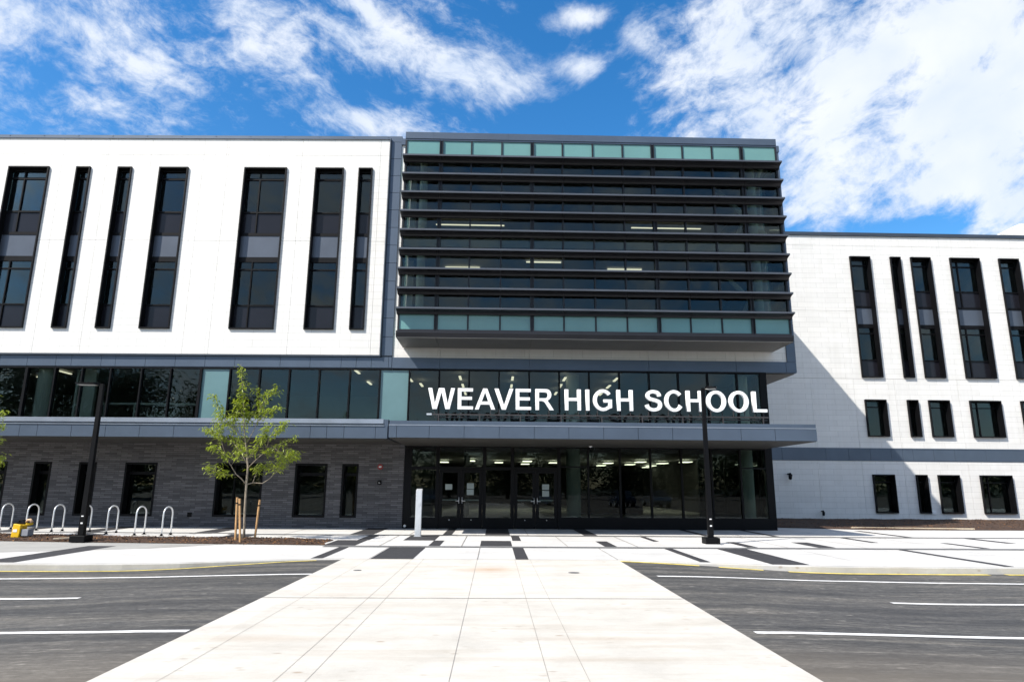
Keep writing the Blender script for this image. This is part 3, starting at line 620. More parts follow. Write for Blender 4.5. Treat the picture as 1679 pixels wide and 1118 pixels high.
# ---- main canopy
w = MB(WF); js = [-3.62, -3.35, -2.24, -1.05, 0.15, 1.35, 2.54, 3.74, 4.93, 6.12, 7.31, 8.5, 9.69, 11.15]
for a, b in zip(js, js[1:]): w.box(a+.007, b-.007, -4.6, -4.54, 3.255, 3.66)
w.box(-3.61, 11.14, -4.54, -.06, 3.26, 3.80)
part("canopy", w, 'blue')
w = MB(WF); w.box(-3.62, 11.15, -4.61, -4.5, 3.665, 3.70); part("roof_flashing", w, 'lip')
w = MB(WF); w.box(-3.60, 11.14, -4.585, -.06, 3.705, 3.83); part("roof_edge", w, 'blue')
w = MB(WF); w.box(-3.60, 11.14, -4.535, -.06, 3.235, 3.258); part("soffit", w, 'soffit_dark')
# ---- glass box with louvers
bt = [-3.89, -2.38, -1.12, 0.15, 1.42, 2.69, 3.96, 5.22, 6.49, 7.76, 9.02, 10.27, 11.79]
BF = lambda u, v, z: Vector((u, 25.6+v, z))
w = MB(BF); w.box(-3.89, 11.79, -.075, 1.9, 15.87, 16.16)
for x in (-2.75, .4, 4.9, 8.2): w.box(x, x+.02, -.08, .0, 15.87, 16.161)
w.box(-3.90, 11.80, -.05, 1.9, 15.80, 15.872); part("parapet_coping", w, 'blue')
w = MB(BF); w.prism_u([(-.17, 7.50), (-.17, 7.58), (0, 7.60), (1.85, 7.60), (1.85, 7.34), (-.12, 7.34)], -3.92, 11.80); part("fascia", w, 'louver')
js = [-3.92, -2.36, 1.42, 6.49, 10.27, 11.80]
w = MB(BF)
for a, b in zip(js, js[1:]): w.box(a+.008, b-.008, -.11, 1.88, 7.315, 7.338)
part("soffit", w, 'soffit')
for i, u in enumerate(bt):
    thick = i in (1, 4, 8, 11); hw = .075 if thick else .03; d = -.1 if thick else -.055
    if i == 0: a, b = u, u+.07
    elif i == 12: a, b = u-.07, u
    else: a, b = u-hw, u+hw
    q = MB(BF)
    if thick: q.box(a, a+.03, d, .12, 7.6, 15.80); q.box(b-.03, b, d+.02, .12, 7.6, 15.80); q.box(a+.03, b-.03, -.02, .12, 7.6, 15.80)
    else: q.box(a, b, d, .12, 7.6, 15.80)
    part("mullion", q, 'louver')
for a, b in zip(bt, bt[1:]):
    q = MB(BF); q.box(a+.03, b-.03, -.01, .01, 15.08, 15.80); part("teal_panel", q, 'teal')
    q = MB(BF); q.box(a+.03, b-.03, -.01, .01, 7.66, 8.30); part("teal_panel", q, 'teal')
    q = MB(BF); q.box(a+.03, b-.03, .03, .042, 8.36, 15.02); part("glass_panel", q, 'glass')
w = MB(BF); w.box(-3.82, 11.72, -.04, .1, 15.02, 15.08); w.box(-3.82, 11.72, -.04, .1, 8.30, 8.36); w.box(-3.82, 11.72, -.06, .1, 7.60, 7.66)
for z in (14.1, 13.3, 12.48, 11.67, 10.86, 10.05, 9.24): w.box(-3.82, 11.72, -.02, .06, z-.02, z+.02)
part("glazing_frame", w, 'louver')
for x0, x1 in ((-3.89, -3.86), (11.76, 11.79)):
    q = MB(BF); q.box(x0, x1, .12, 1.9, 7.6, 8.3); q.box(x0, x1, .12, 1.9, 15.05, 15.8); part("side_panel", q, 'teal')
    q = MB(BF); q.box(x0+.005, x1-.005, .12, 1.88, 8.3, 15.05); part("side_glass", q, 'glass')
ls = [-3.93, -2.38, .15, 2.69, 5.22, 7.76, 10.27, 11.81]
for k in range(9):
    zl = 14.915-.8125*k; q = MB(BF)
    zl += .02; lipm = MB(BF); lipm.box(ls[0], ls[-1], -.45, -.43, zl-.035, zl+.035)
    prof = [(-.43, zl+.03), (-.43, zl-.04), (-.36, zl-.055), (-.26, zl-.08), (-.19, zl-.12), (-.15, zl-.17), (-.08, zl-.18), (-.08, zl+.03)]
    for a, b in zip(ls, ls[1:]): q.prism_u(prof, a+.006, b-.006)
    for u in bt: q.box(u-.02, u+.02, -.1, .03, zl-.2, zl+.0)
    lo_ = part("louver", q, 'louver'); obj("louver_lip", lipm, 'louver_lip', lo_)
# ---- right wing
hr = [(a+e, b-e, 7.97+e, 15.34-e) for a, b in RWp] + [(a+e, b-e, 4.57+e, 6.68-e) for a, b in RWp] + [(a+e, b-e, .36+e, 2.46-e) for a, b in RWp]
gro = [(12, 41, z-.006, z+.006) for z in (16.02, 11.95, 7.9)]
w = MB(RF); w.grid(12.75, 40, 3.92, 16.64, 0, .05, hr+gro+[(u-.005, u+.005, 3.9, 7.9) for u in (18.2, 20.7, 23.1, 26.8)]+[(u-.005, u+.005, 15.4, 16.7) for u in (17, 22.9, 26.7, 30)]); w.grid(11.45, 40, -.3, 3.20, 0, .05, hr+[(u-.005, u+.005, -.3, 3.2) for u in (18.2, 20.7, 23.1, 26.8)]); part("white_wall", w, 'white')
w = MB(RF); w.grid(11.45, 40, -.3, 16.6, .06, .35, hr); part("backing_wall", w, 'blue_dark')
w = MB(RF); js = [11.46, 16.2, 18.7, 20.0, 21.25, 22.45, 23.1, 23.7, 24.9, 26.1, 27.9, 30.4, 33, 36, 40]
for a, b in zip(js, js[1:]): w.box(a+.006, b-.006, -.03, .03, 3.24, 3.86)
w.box(11.46, 40, -.045, .04, 3.86, 3.92); w.box(11.46, 40, -.02, .04, 3.20, 3.24); part("cladding_band", w, 'blue')
w = MB(RF); w.box(12.75, 40, -.08, .4, 16.65, 16.86); part("parapet_coping", w, 'blue_dark')
# ---- the mass behind: floors, ceilings, partitions, roofs
w = MB(LF)
for z0, z1 in ((3.3, 4.12), (6.5, 8.05), (11.3, 12.3), (15.5, 16.7)): w.box(-30, .3, .35, 9.5, z0, z1)
w.box(-30, .9, .35, 9.5, -.1, 0); part("floor_slab", w, 'ceil')
w = MB(LF); w.box(-30, .95, 9.5, 9.8, 0, 16.7); w.box(-30.2, -30, 0, 30, -.1, 16.7)
for u in (-13.0, -8.0, -.75): w.box(u-.1, u+.1, .4, 9.5, 8.05, 11.3); w.box(u-.1, u+.1, .4, 9.5, 12.3, 15.5)
for u in (-12.7, -8.3, -4.2): w.box(u-.1, u+.1, .4, 9.5, 0, 3.3)
w.box(.75, .85, .35, 9.5, 0, 3.3); part("partition_wall", w, 'inter')
w = MB(WF)
w.box(-4.2, 12.3, .1, 11, 6.42, 6.85); w.box(-4.2, 12.3, .3, 11, 15.3, 16.6); w.box(-3.8, 11.7, -1.84, .3, 7.62, 8.2); w.box(-3.8, 12.3, .3, 11, 7.3, 8.2)
w.box(-3.8, 11.7, -1.84, .3, 11.15, 11.9); w.box(-3.8, 12.3, .3, 11, 11.15, 11.9); w.box(-3.8, 11.7, -1.84, .3, 15.1, 15.78)
w.box(-5.5, 11.3, .2, 36, 3.55, 4.12); w.box(11.31, 14.2, 10.5, 36, 3.55, 4.1); part("floor_slab", w, 'ceil')
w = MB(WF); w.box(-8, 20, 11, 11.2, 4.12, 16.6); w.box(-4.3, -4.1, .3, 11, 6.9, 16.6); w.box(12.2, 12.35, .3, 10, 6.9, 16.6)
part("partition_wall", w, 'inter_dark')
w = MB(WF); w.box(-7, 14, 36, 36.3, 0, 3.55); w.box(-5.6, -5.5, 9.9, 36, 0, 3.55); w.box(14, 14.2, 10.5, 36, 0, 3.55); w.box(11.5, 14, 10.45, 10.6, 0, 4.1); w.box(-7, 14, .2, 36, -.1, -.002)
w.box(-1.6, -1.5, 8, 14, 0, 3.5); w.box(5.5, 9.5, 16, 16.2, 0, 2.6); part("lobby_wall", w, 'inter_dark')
w = MB(RF)
for z0, z1 in ((-.3, .0), (3.0, 4.3), (7.0, 8.0), (11.1, 12.2), (15.5, 16.6)): w.box(20.3, 40, .4, 8, z0, z1)
part("floor_slab", w, 'ceil')
w = MB(RF); w.box(20.2, 40, 8, 8.3, -.3, 16.6); w.box(20.1, 20.25, .4, 8, 0, 16.6); w.box(40, 40.2, 0, 12, -.3, 16.6)
for u in (23.1, 26.75, 29.8): w.box(u-.1, u+.1, .4, 8, 0, 16.5)
part("partition_wall", w, 'inter')
w = MB(ID); w.box(-34.5, 12.3, 28.6, 64, 16.62, 16.78); part("roof", w, 'inter'); w = MB(ID); w.box(12.7, 40, 37.9, 62, 16.4, 16.6); part("roof", w, 'inter')
w = MB(lambda u, v, z: Vector((v, u, z))); w.prism_u([(40.3, 0), (60, 0), (60, 23.1), (42.7, 22.95), (40.3, 21.6)], 50, 60); part("rear_wing", w, 'white')
def cyl(F, u, v, r, z0, z1, mat='col'):
    q = MB(F); q.tube([(u, v, z0), (u, v, z1)], r, 28); part("column", q, mat, smooth=False)
cyl(LF, -14.55, .62, .36, 4.12, 6.5); cyl(WF, 3.35, 1.2, .30, 0, 3.5); cyl(WF, 3.35, 1.2, .28, 4.12, 6.42); cyl(WF, 10.75, 1.2, .30, 0, 3.5); cyl(WF, 10.75, 1.2, .30, 4.12, 6.42); cyl(LF, -7.1, 1.4, .3, 4.12, 6.5)
for u in (-3.15, 10.9):
    for z0, z1 in ((8.2, 11.15), (11.9, 15.1)): cyl(BF, u, .75, .17, z0, z1)
for z0, z1 in ((8.2, 11.15), (11.9, 15.1)):
    q = MB(BF); q.tube([(11.4, .5, z0), (10.0, 2.6, z1)], .11, 10); part("brace", q, 'col'); q = MB(BF); q.tube([(11.3, .5, z1), (11.0, 4.6, z0)], .09, 10); part("brace", q, 'col')
w = MB(LF); w.box(-13.3, -13.22, .6, .75, 4.12, 6.4); w.box(-13.2, -12.6, .8, .95, 4.12, 6.5)
part("partition_wall", w, 'col')
w = MB(LF); w.box(-12.6, -8.2, 1.5, 1.58, 5.02, 5.1)
for u in (-12.5, -11.2, -9.8, -8.3): w.box(u-.04, u+.04, 1.5, 1.58, 4.12, 5.02)
part("railing", w, 'col')
# ================================================================ CEILING LIGHTS
ordn = ["first", "second", "third", "fourth", "fifth", "sixth", "seventh", "eighth", "ninth", "tenth", "eleventh", "twelfth", "thirteenth", "fourteenth", "fifteenth"]
def lights(lst, size, z, mat, where, group, shape='box'):
    lst = sorted(lst, key=lambda p: (p[0]/p[1]))
    for i, (x, y) in enumerate(lst):
        q = MB(); sx, sy = size
        if shape == 'box': q.box(x-sx/2, x+sx/2, y-sy/2, y+sy/2, z-.04, z)
        else: q.tube([(x, y, z-.03), (x, y, z)], sx/2, 12)
        obj("ceiling_light", q, mat, None, label=where % ordn[i], category="ceiling light", group=group)
lights([(-1.51, 28.25), (-1.5, 30.49), (-1.5, 33.1), (0.73, 28.25), (0.74, 30.48), (2.97, 28.25), (2.99, 30.24), (3.0, 32.75), (-3.4, 30.4), (5.18, 28.25), (5.22, 30.34), (5.25, 32.83)], (.10, .9), 6.2, 'light', "%s slim light from the left in the upper windows behind the white letters", "slim ceiling lights behind the sign")
lights([(-5.95, 28.4), (-6.01, 31.6), (-18.96, 29.4), (-21.03, 31.2), (-3.9, 30.5)], (.10, .9), 6.44, 'light', "%s slim light from the left in the second floor glass of the left wing", "slim ceiling lights in the left wing")
lob = [(-3.72, 50.05), (-1.67, 47.19), (0.32, 50.11), (2.29, 47.2), (2.4, 52.88), (4.34, 49.66), (8.37, 49.65), (10.52, 52.25), (10.18, 46.95), (12.3, 49.27), (13.2, 46.33), (8.73, 55.17), (12.76, 54.81), (13.36, 59.0)]
lights(lob, (.62, 1.2), 3.4, 'lobbylight', "%s rectangular ceiling light from the left deep inside the entrance lobby", "rectangular lights in the lobby ceiling")
def strips(segs, z, where, group):
    for i, (x0, x1, y) in enumerate(segs):
        q = MB(); q.box(x0, x1, y-.045, y+.045, z-.035, z); obj("pendant_light", q, 'light', None, label=where % ordn[i], category="pendant light", group=group)
strips([(-3.18, .36, 32.5), (6.99, 10.64, 32.5)], 14.9, "%s long light line from the left, high in the louvered glass box", "long pendant lights in the louvered box")
strips([(-2.28, -.75, 28.07), (1.26, 2.76, 27.2), (4.9, 6.42, 28.0)], 11.10, "%s short light line from the left in the lower half of the louvered glass box", "short pendant lights in the louvered box")
lights([(-1.92, 26.2), (-.86, 26.2), (.22, 26.2), (1.26, 26.2), (2.33, 26.2), (3.4, 26.2), (4.43, 26.2), (5.51, 26.2), (7.62, 26.2)], (.12, .12), 11.14, 'spot', "%s small round downlight from the left in the middle of the louvered glass box", "round downlights in the louvered box", 'disc')
# ================================================================ SIGN
def arc(cx, cy, rx, ry, a0, a1, n=26): return [(cx+rx*math.cos(math.radians(a0+(a1-a0)*i/n)), cy+ry*math.sin(math.radians(a0+(a1-a0)*i/n))) for i in range(n+1)]
def stroke(pts, wd):
    P = [Vector(p) for p in pts]; Q = []
    for i in range(len(P)-1):
        p0, p1, p2, p3 = P[max(i-1, 0)], P[i], P[i+1], P[min(i+2, len(P)-1)]
        for k in range(4):
            t = k/4; Q.append(.5*((2*p1)+(p2-p0)*t+(2*p0-5*p1+4*p2-p3)*t*t+(3*p1-p0-3*p2+p3)*t*t*t))
    Q.append(P[-1]); l, r = [], []
    for i, q in enumerate(Q):
        t = (Q[min(i+1, len(Q)-1)]-Q[max(i-1, 0)]).normalized(); w_ = wd*(.84+.16*abs(t.y)); n = Vector((-t.y, t.x))*w_/2; l.append(q+n); r.append(q-n)
    return [(v.x, v.y) for v in l]+[(v.x, v.y) for v in reversed(r)]
GL = {
 'W': (1.318, [[(0.01, 1), (.222, 1), (.355, .315), (.52, 1), (.80, 1), (.962, .315), (1.10, 1), (1.308, 1), (1.075, 0), (.85, 0), (.66, .735), (.47, 0), (.245, 0)]]),
 'E': (.931, [[(.1, 0), (.1, 1), (.842, 1), (.842, .83), (.302, .83), (.302, .61), (.804, .61), (.804, .441), (.302, .441), (.302, .169), (.861, .169), (.861, 0)]]),
 'A': (1.008, [[(0, 0), (.39, 1), (.60, 1), (1.003, 0), (.783, 0), (.697, .228), (.295, .228), (.213, 0)], [(.358, .396), (.494, .766), (.632, .396)]]),
 'V': (.931, [[(0, 1), (.219, 1), (.472, .26), (.717, 1), (.931, 1), (.573, 0), (.356, 0)]]),
 'H': (1.008, [[(.103, 0), (.103, 1), (.304, 1), (.304, .606), (.70, .606), (.70, 1), (.902, 1), (.902, 0), (.70, 0), (.70, .437), (.304, .437), (.304, 0)]]),
 'I': (.388, [[(.095, 0), (.095, 1), (.297, 1), (.297, 0)]]),
 'L': (.853, [[(.107, 0), (.107, .992), (.309, .992), (.309, .169), (.811, .169), (.811, 0)]]),
 'O': (1.086, [arc(.546, .5, .484, .517, 0, 360, 44)[:-1], arc(.546, .5, .275, .343, 0, 360, 44)[:-1]]),
 'C': (1.008, [arc(.535, .5, .47, .517, 38, 328, 40)+[(.74, .36)]+arc(.535, .5, .265, .343, 322, 44, 36)+[(.73, .69)]]),
 'G': (1.086, [arc(.54, .5, .485, .517, 36, 306, 40)+[(.985, .135), (.985, .55), (.555, .55), (.555, .383), (.78, .383), (.78, .24)]+arc(.545, .5, .28, .343, 306, 42, 34)+[(.745, .685)]]),
 'R': (1.008, [[(.103, 0), (.103, 1), (.55, 1)]+arc(.63, .722, .26, .278, 80, -72, 14)+[(.74, .41), (.80, .33), (1.02, 0), (.78, 0), (.60, .285), (.52, .385), (.44, .418), (.305, .418), (.305, 0)], [(.305, .83), (.55, .83)]+arc(.60, .705, .085, .125, 80, -80, 8)+[(.55, .575), (.305, .575)]]),
 'S': (.931, [stroke([(.765, .695), (.745, .79), (.65, .885), (.47, .925), (.30, .885), (.215, .79), (.215, .69), (.285, .605), (.43, .555), (.59, .515), (.73, .45), (.79, .345), (.775, .225), (.68, .125), (.50, .078), (.32, .105), (.20, .19), (.15, .33)], .205)]),
}
def letter_mesh(ch, size, depth):
    cu = bpy.data.curves.new("letter", 'CURVE'); cu.dimensions = '2D'; cu.fill_mode = 'BOTH'; cu.extrude = depth/2; cu.bevel_depth = .006; cu.offset = -.017
    for lp in GL[ch][1]:
        sp = cu.splines.new('POLY'); sp.points.add(len(lp)-1)
        for i, (x, y) in enumerate(lp): sp.points[i].co = (x*size, y*size, 0, 1)
        sp.use_cyclic_u = True
    ob = bpy.data.objects.new("tmp", cu); COL.objects.link(ob); dg = bpy.context.evaluated_depsgraph_get()
    me = bpy.data.meshes.new_from_object(ob.evaluated_get(dg)); bpy.data.objects.remove(ob); bpy.data.curves.remove(cu)
    me.transform(Matrix.Rotation(PI/2, 4, 'X')); me.materials.clear(); me.materials.append(M['letter']); me.name = "letter"; return me
SG = thing("school_sign", (3.67, 23.6, 3.83), "row of big white letters reading WEAVER HIGH SCHOOL standing on the entrance canopy", "sign")
txt = "WEAVER HIGH SCHOOL"; size = .772; kern = {('W', 'E'): -.0, ('E', 'A'): -.02, ('A', 'V'): -.085, ('V', 'E'): -.02}
pos = []; x = 0
for i, ch in enumerate(txt):
    if ch == ' ': x += .388; continue
    if i: x += kern.get((txt[i-1], ch), 0)
    pos.append((ch, x)); x += GL[ch][0]
tot = x-.045-.01; kx = (9.75+2.40)/(tot*size)
for ch, px_ in pos:
    me = letter_mesh(ch, size, .13); me.transform(Matrix.Scale(kx, 4, Vector((1, 0, 0))))
    link(bpy.data.objects.new("letter", me), SG, Vector((-2.40+(px_-.01)*size*kx, 23.6, 4.295)))
q = MB(); q.box(-2.25, 9.80, 23.60, 23.66, 4.10, 4.15); q.box(-2.15, 9.80, 23.72, 23.78, 4.02, 4.06); obj("rail", q, 'rail', SG)
q = MB(); q.box(-2.42, -2.24, 23.58, 23.68, 4.10, 4.16); obj("rail_end", q, 'alu', SG)
for k in range(9):
    xx = -2.0+k*1.45; q = MB(); q.box(xx-.02, xx+.02, 23.6, 23.64, 3.83, 4.10); q.box(xx-.02, xx+.02, 23.64, 24.3, 3.83, 3.86); q.tube([(xx, 24.28, 3.85), (xx, 23.66, 4.12)], .018, 6)
    obj("bracket", q, 'rail', SG)
for ch, px_ in pos:
    xx = -2.40+px_*size*kx; wch = GL[ch][0]*size*kx; q = MB()
    for f in (.25, .75): q.box(xx+wch*f-.012, xx+wch*f+.012, 23.61, 23.65, 4.15, 4.33)
    obj("letter_post", q, 'rail', SG)
# ================================================================ STREET FURNITURE
def lamp(x, y, label, ang, ln, zt):
    t = thing("street_lamp", (x, y, 0), label, "street lamp", "black lamp posts in front of the school")
    c = MB(); c.box(x-.28, x+.28, y-.28, y+.28, 0, .02); 
    b = MB(); b.prism_z([(x-.215, y-.215), (x+.215, y-.215), (x+.215, y+.215), (x-.215, y+.215)], .015, .2); obj("base_cover", b, 'black', t, bevel=.012)
    p = MB(); k = [(-.07, -.07), (.07, -.07), (.07, .07), (-.07, .07)]; n = len(p.v)
    for zz, s in ((.2, 1.08), (1.0, 1.0), (zt, .72)):
        for a, b_ in k: p.v.append(Vector((x+a*s, y+b_*s, zz)))
    for j in range(2):
        for i in range(4): p.f.append((j*4+i, j*4+(i+1) % 4, j*4+4+(i+1) % 4, j*4+4+i))
    p.f.append((8, 9, 10, 11)); obj("pole", p, 'black', t)
    d = Vector((math.cos(ang), math.sin(ang), 0)); e_ = Vector((-d.y, d.x, 0)); o = Vector((x, y, zt))
    a = MB(); a.tube([o+Vector((0, 0, -.06)), o+d*.2+Vector((0, 0, .0))], .03, 8); obj("arm", a, 'black', t)
    h = MB(); P = [(.08, .06), (.2, .13), (ln-.05, .15), (ln, .12)]; m_ = len(P)
    for sg in (1, -1):
        for zz in (-.03, .035):
            for (s, w_) in P: h.v.append(o+d*s+e_*w_*sg+Vector((0, 0, zz*(1 if s < ln-.1 else .6))))
    for i in range(m_-1):
        a0, a1, b0, b1 = i, i+1, 2*m_+i, 2*m_+i+1
        h.f += [(a0, a1, b1, b0), (m_+a0, m_+b0, m_+b1, m_+a1), (a0, m_+a0, m_+a1, a1), (b0, b1, m_+b1, m_+b0)]
    h.f += [(0, 2*m_, 3*m_, m_), (m_-1, 2*m_-1, 4*m_-1, 3*m_-1)]
    obj("lamp_head", h, 'black', t)
    l = MB(); c0 = o+d*(ln*.6)+Vector((0, 0, -.04)); k = len(l.v)
    for zz in (-.006, .006):
        for s, w_ in ((-.36*ln, -.1), (.34*ln, -.1), (.34*ln, .1), (-.36*ln, .1)): l.v.append(c0+d*s+e_*w_+Vector((0, 0, zz)))
    l.f += [(0, 3, 2, 1), (4, 5, 6, 7), (0, 1, 5, 4), (1, 2, 6, 5), (2, 3, 7, 6), (3, 0, 4, 7)]; obj("lamp_lens", l, 'lampface', t)
    s = MB(); s.box(x-.03, x+.03, y-.083, y-.078, .52, .56); s.box(x-.035, x+.03, y-.083, y-.078, .72, .75); obj("sticker", s, 'dome', t)
pl = gnd(132, 889); pr = gnd(1166, 892)
lamp(pl.x, pl.y, "black lamp post at the edge of the mulch near the bike racks on the left", PI*1.02, .72, 4.58)
lamp(pr.x, pr.y, "black lamp post standing on the plaza in front of the entrance and the last letters", -.45, .42, 4.72)
q = MB(); q.tube([(pr.x, pr.y, .001), (pr.x, pr.y, .014)], .36, 28); obj("lamp_footing", q, 'conc', **ST)
# bike racks
rk = [(8, 868), (50, 870), (93, 871), (138, 872.5), (182, 874), (228, 876.5), (272, 877.5)]
def make_rack(label):
    t = thing("bike_rack", (0, 0, 0), label, "bike rack", "steel hoop bike racks in a row")
    P = [(0, -.24, 0), (0, -.24, .35), (0, -.24, .68)]+[(0, -.24*math.cos(a*PI/12), .68+.235*math.sin(a*PI/12)) for a in range(1, 12)]+[(0, .24, .68), (0, .24, .35), (0, .24, 0)]
    q = MB(); q.tube(P, .025, 12); obj("hoop", q, 'steel', t, smooth=True)
    for yy in (-.24, .24):
        q = MB(); q.tube([(0, yy, 0), (0, yy, .012)], .075, 16); q.tube([(0, yy, .012), (0, yy, .06)], .04, 12); obj("foot", q, 'black', t)
    return t
rl = ["steel hoop bike rack cut by the left edge of the picture", "steel hoop bike rack right behind the yellow machine", "steel hoop bike rack between the yellow machine and the lamp post", "steel hoop bike rack standing directly behind the left lamp post", "steel hoop bike rack immediately right of the left lamp post", "steel hoop bike rack in front of the wide dark window right of the lamp post", "last steel hoop bike rack of the row, nearest to the young tree"]
r0 = None
for i, (x, y) in enumerate(rk):
    p = gnd(x, y); loc = Vector((p.x, p.y, 0)); az = -.16
    if r0 is None:
        r0 = make_rack(rl[0]); r0.location = loc; r0.rotation_euler = (0, 0, az); WL[r0.name] = loc
    else: copy_tree(r0, loc, az, rl[i])
# door-button post
bp_ = gnd(685, 879); t = thing("push_button_post", (bp_.x, bp_.y, 0), "square silver metal post standing on the plaza left of the doors", "post")
q = MB(); x, y = bp_.x, bp_.y; q.prism_u([(-.1, 0), (-.1, 1.50), (.1, 1.56), (.1, 0)], -.1, .1); q.v = [v+Vector((x, y, 0)) for v in q.v]; obj("post", q, 'alu', t, bevel=.006)
q = MB(); q.tube([(x, y-.1, 1.05), (x, y-.115, 1.05)], .055, 16); obj("button", q, 'alu', t)
q = MB(); q.box(x-.13, x+.13, y-.13, y+.13, 0, .012); obj("base_plate", q, 'alu', t)
# wall fittings
q = MB(LF); q.tube([(-.06, 0, 2.39), (-.06, -.05, 2.39)], .11, 20); fa = obj("fire_alarm", q, 'red', None, label="round red fire alarm on the dark brick wall beside the entrance", category="fire alarm")
q = MB(LF); q.box(-.11, -.01, -.065, -.05, 2.36, 2.42); obj("strobe", q, 'dome', fa)
q = MB(LF); q.box(-.14, .02, -.045, 0, 1.69, 1.85); ac = obj("wall_intercom", q, 'black', None, label="small black square box below the red alarm on the brick wall", category="intercom")
q = MB(LF); q.tube([(-.075, -.05, 1.74), (-.085, -.05, 1.79)], .012, 8); q.tube([(-.075, -.05, 1.745), (-.035, -.05, 1.745)], .010, 8); obj("speaker_mark", q, 'dome', ac)
q = MB(LF); q.box(-7.67, -7.5, -.03, 0, .38, .56)
for k in range(4): q.box(-7.66, -7.51, -.045, -.03, .40+k*.04, .415+k*.04)
obj("wall_vent", q, 'frame', None, label="small black square vent low on the dark brick wall left of the young tree", category="vent")
q = MB(WF); q.tube([(-3.53, -.055, .1), (-3.53, -.10, .1)], .05, 14); q.tube([(-3.53, -.10, .1), (-3.53, -.12, .1)], .02, 8); obj("wall_tap", q, 'steel', None, label="round metal tap fitting at the foot of the black frame left of the doors", category="tap")
dq = MB(); c0 = at(968, 730, 26.6)
for i in range(7):
    a = i*PI/12; r_ = .085*math.cos(a)
    for k in range(16): dq.v.append(c0+Vector((r_*math.cos(2*PI*k/16), r_*math.sin(2*PI*k/16), -.085*math.sin(a)-.0)))
for i in range(6):
    for k in range(16): dq.f.append((i*16+k, i*16+(k+1) % 16, i*16+16+(k+1) % 16, i*16+16+k))
dm = obj("dome_camera", dq, 'dome', None, smooth=True, label="small white dome camera under the canopy in front of the lobby glass", category="camera")
q = MB(); q.tube([c0, c0+Vector((0, 0, .05))], .1, 16); q.tube([c0+Vector((0, 0, .05)), Vector((c0.x, c0.y, 3.24))], .03, 8); obj("mount", q, 'dome', dm)
def wallcam(px_, py_, s, label):
    p = at(px_, py_, 37.5); t = thing("wall_camera", p, label, "camera")
    a = MB(); a.tube([p+Vector((0, .1, 0)), p+Vector((0, -.18*s, .03)), p+Vector((-.02, -.22*s, -.06*s))], .035*s, 8); obj("bracket", a, 'black', t)
    b = MB(); b.tube([p+Vector((-.02, -.22*s, -.05*s)), p+Vector((-.10*s, -.36*s, -.2*s))], [.085*s, .07*s], 14); obj("housing", b, 'black', t, smooth=False)
wallcam(1293, 777, 1.25, "larger black camera high on the shaded white wall right of the entrance")
wallcam(1348, 838, .9, "smaller black camera low on the shaded white wall near the mulch")
so_ = at(1531, 840, 37.58); q = MB(); q.box(so_.x-.12, so_.x+.12, 37.54, 37.6, so_.z-.1, so_.z+.1); q.box(so_.x-.09, so_.x+.09, 37.53, 37.54, so_.z-.07, so_.z+.07); obj("wall_socket", q, 'dome', None, label="small white cover box between two low windows of the right wing", category="socket box")
# covers in the crossing
for (x, y, r_, lb) in ((941, 939, .11, "small dark oval cover set in the concrete crossing right of its middle"), (586, 935, .08, "small faint round cover near the left edge of the concrete crossing")):
    p = gnd(x, y); q = MB(); q.tube([(p.x, p.y, .002), (p.x, p.y, .010)], r_, 24); q.tube([(p.x, p.y, .010), (p.x, p.y, .013)], r_*.6, 20)
    obj("utility_cover", q, 'seam', None, label=lb, category="utility cover")
# planks
def plank(a, b, w_, h, z, label, mat='plank'):
    a = Vector(a); b = Vector(b); d = (b-a).normalized(); n = Vector((-d.y, d.x, 0))*w_/2; q = MB()
    for zz in (z, z+h):
        for p in (a-n, b-n, b+n, a+n): q.v.append(Vector((p.x, p.y, zz+(p.z))))
    q.f += [(0, 3, 2, 1), (4, 5, 6, 7), (0, 1, 5, 4), (1, 2, 6, 5), (2, 3, 7, 6), (3, 0, 4, 7)]; obj("wood_plank", q, mat, None, label=label, category="plank")
a = gnd(87, 883.5, .08); b = gnd(116, 880, .08); plank((a.x, a.y, 0), (a.x+.62, a.y+.35, .03), .09, .03, .075, "short pale board lying on the mulch between the yellow machine and lamp post")
a = gnd(1388, 866); b = gnd(1592, 868.5); plank((a.x, a.y-.4, 0), (b.x, b.y-.2, 0), .09, .05, .03, "long thin pale board lying along the front edge of the right mulch bed")
# yellow machine
mc = gnd(30, 881, .05); t = thing("small_machine", (mc.x, mc.y, .05), "small yellow and grey machine with tan gloves on top, on the mulch before the racks", "machine"); X, Y = mc.x, mc.y
q = MB(); k = [(-.13, 0), (.10, 0), (.115, .12), (.12, .37), (-.10, .40), (-.12, .2)]
for yy in (-.16, .16):
    for a_, b_ in k: q.v.append(Vector((X+a_, Y+yy, .06+b_)))
q.f += [tuple(range(6)), tuple(reversed(range(6, 12)))]+[(i, i+6, (i+1) % 6+6, (i+1) % 6) for i in range(6)]; obj("housing", q, 'machine', t, bevel=.015)
q = MB(); q.tube([(X-.08, Y-.02, .42), (X+.12, Y-.02, .415), (X+.36, Y, .46)], [.05, .055, .04], 10); obj("arm", q, 'machine', t, smooth=True)
q = MB(); q.box(X+.13, X+.34, Y-.12, Y+.14, .10, .30); obj("side_box", q, 'grey', t, bevel=.012)
q = MB(); q.tube([(X-.06, Y, .47), (X-.03, Y, .55), (X+.1, Y, .56), (X+.17, Y, .50)], .028, 8); q.box(X-.07, X+.17, Y-.08, Y+.1, .45, .50); obj("handle", q, 'black', t)
q = MB(); q.tube([(X+.2, Y-.05, .50), (X+.24, Y-.06, .56), (X+.31, Y-.05, .57), (X+.36, Y-.04, .51), (X+.33, Y-.03, .48)], [.03, .042, .045, .04, .02], 8); obj("glove", q, 'tan', None, smooth=True, label="tan work glove lying on top of the small yellow machine", category="glove")
q = MB(); q.box(X-.085, X+.035, Y-.166, Y-.161, .22, .30); obj("label_plate", q, 'dome', t)
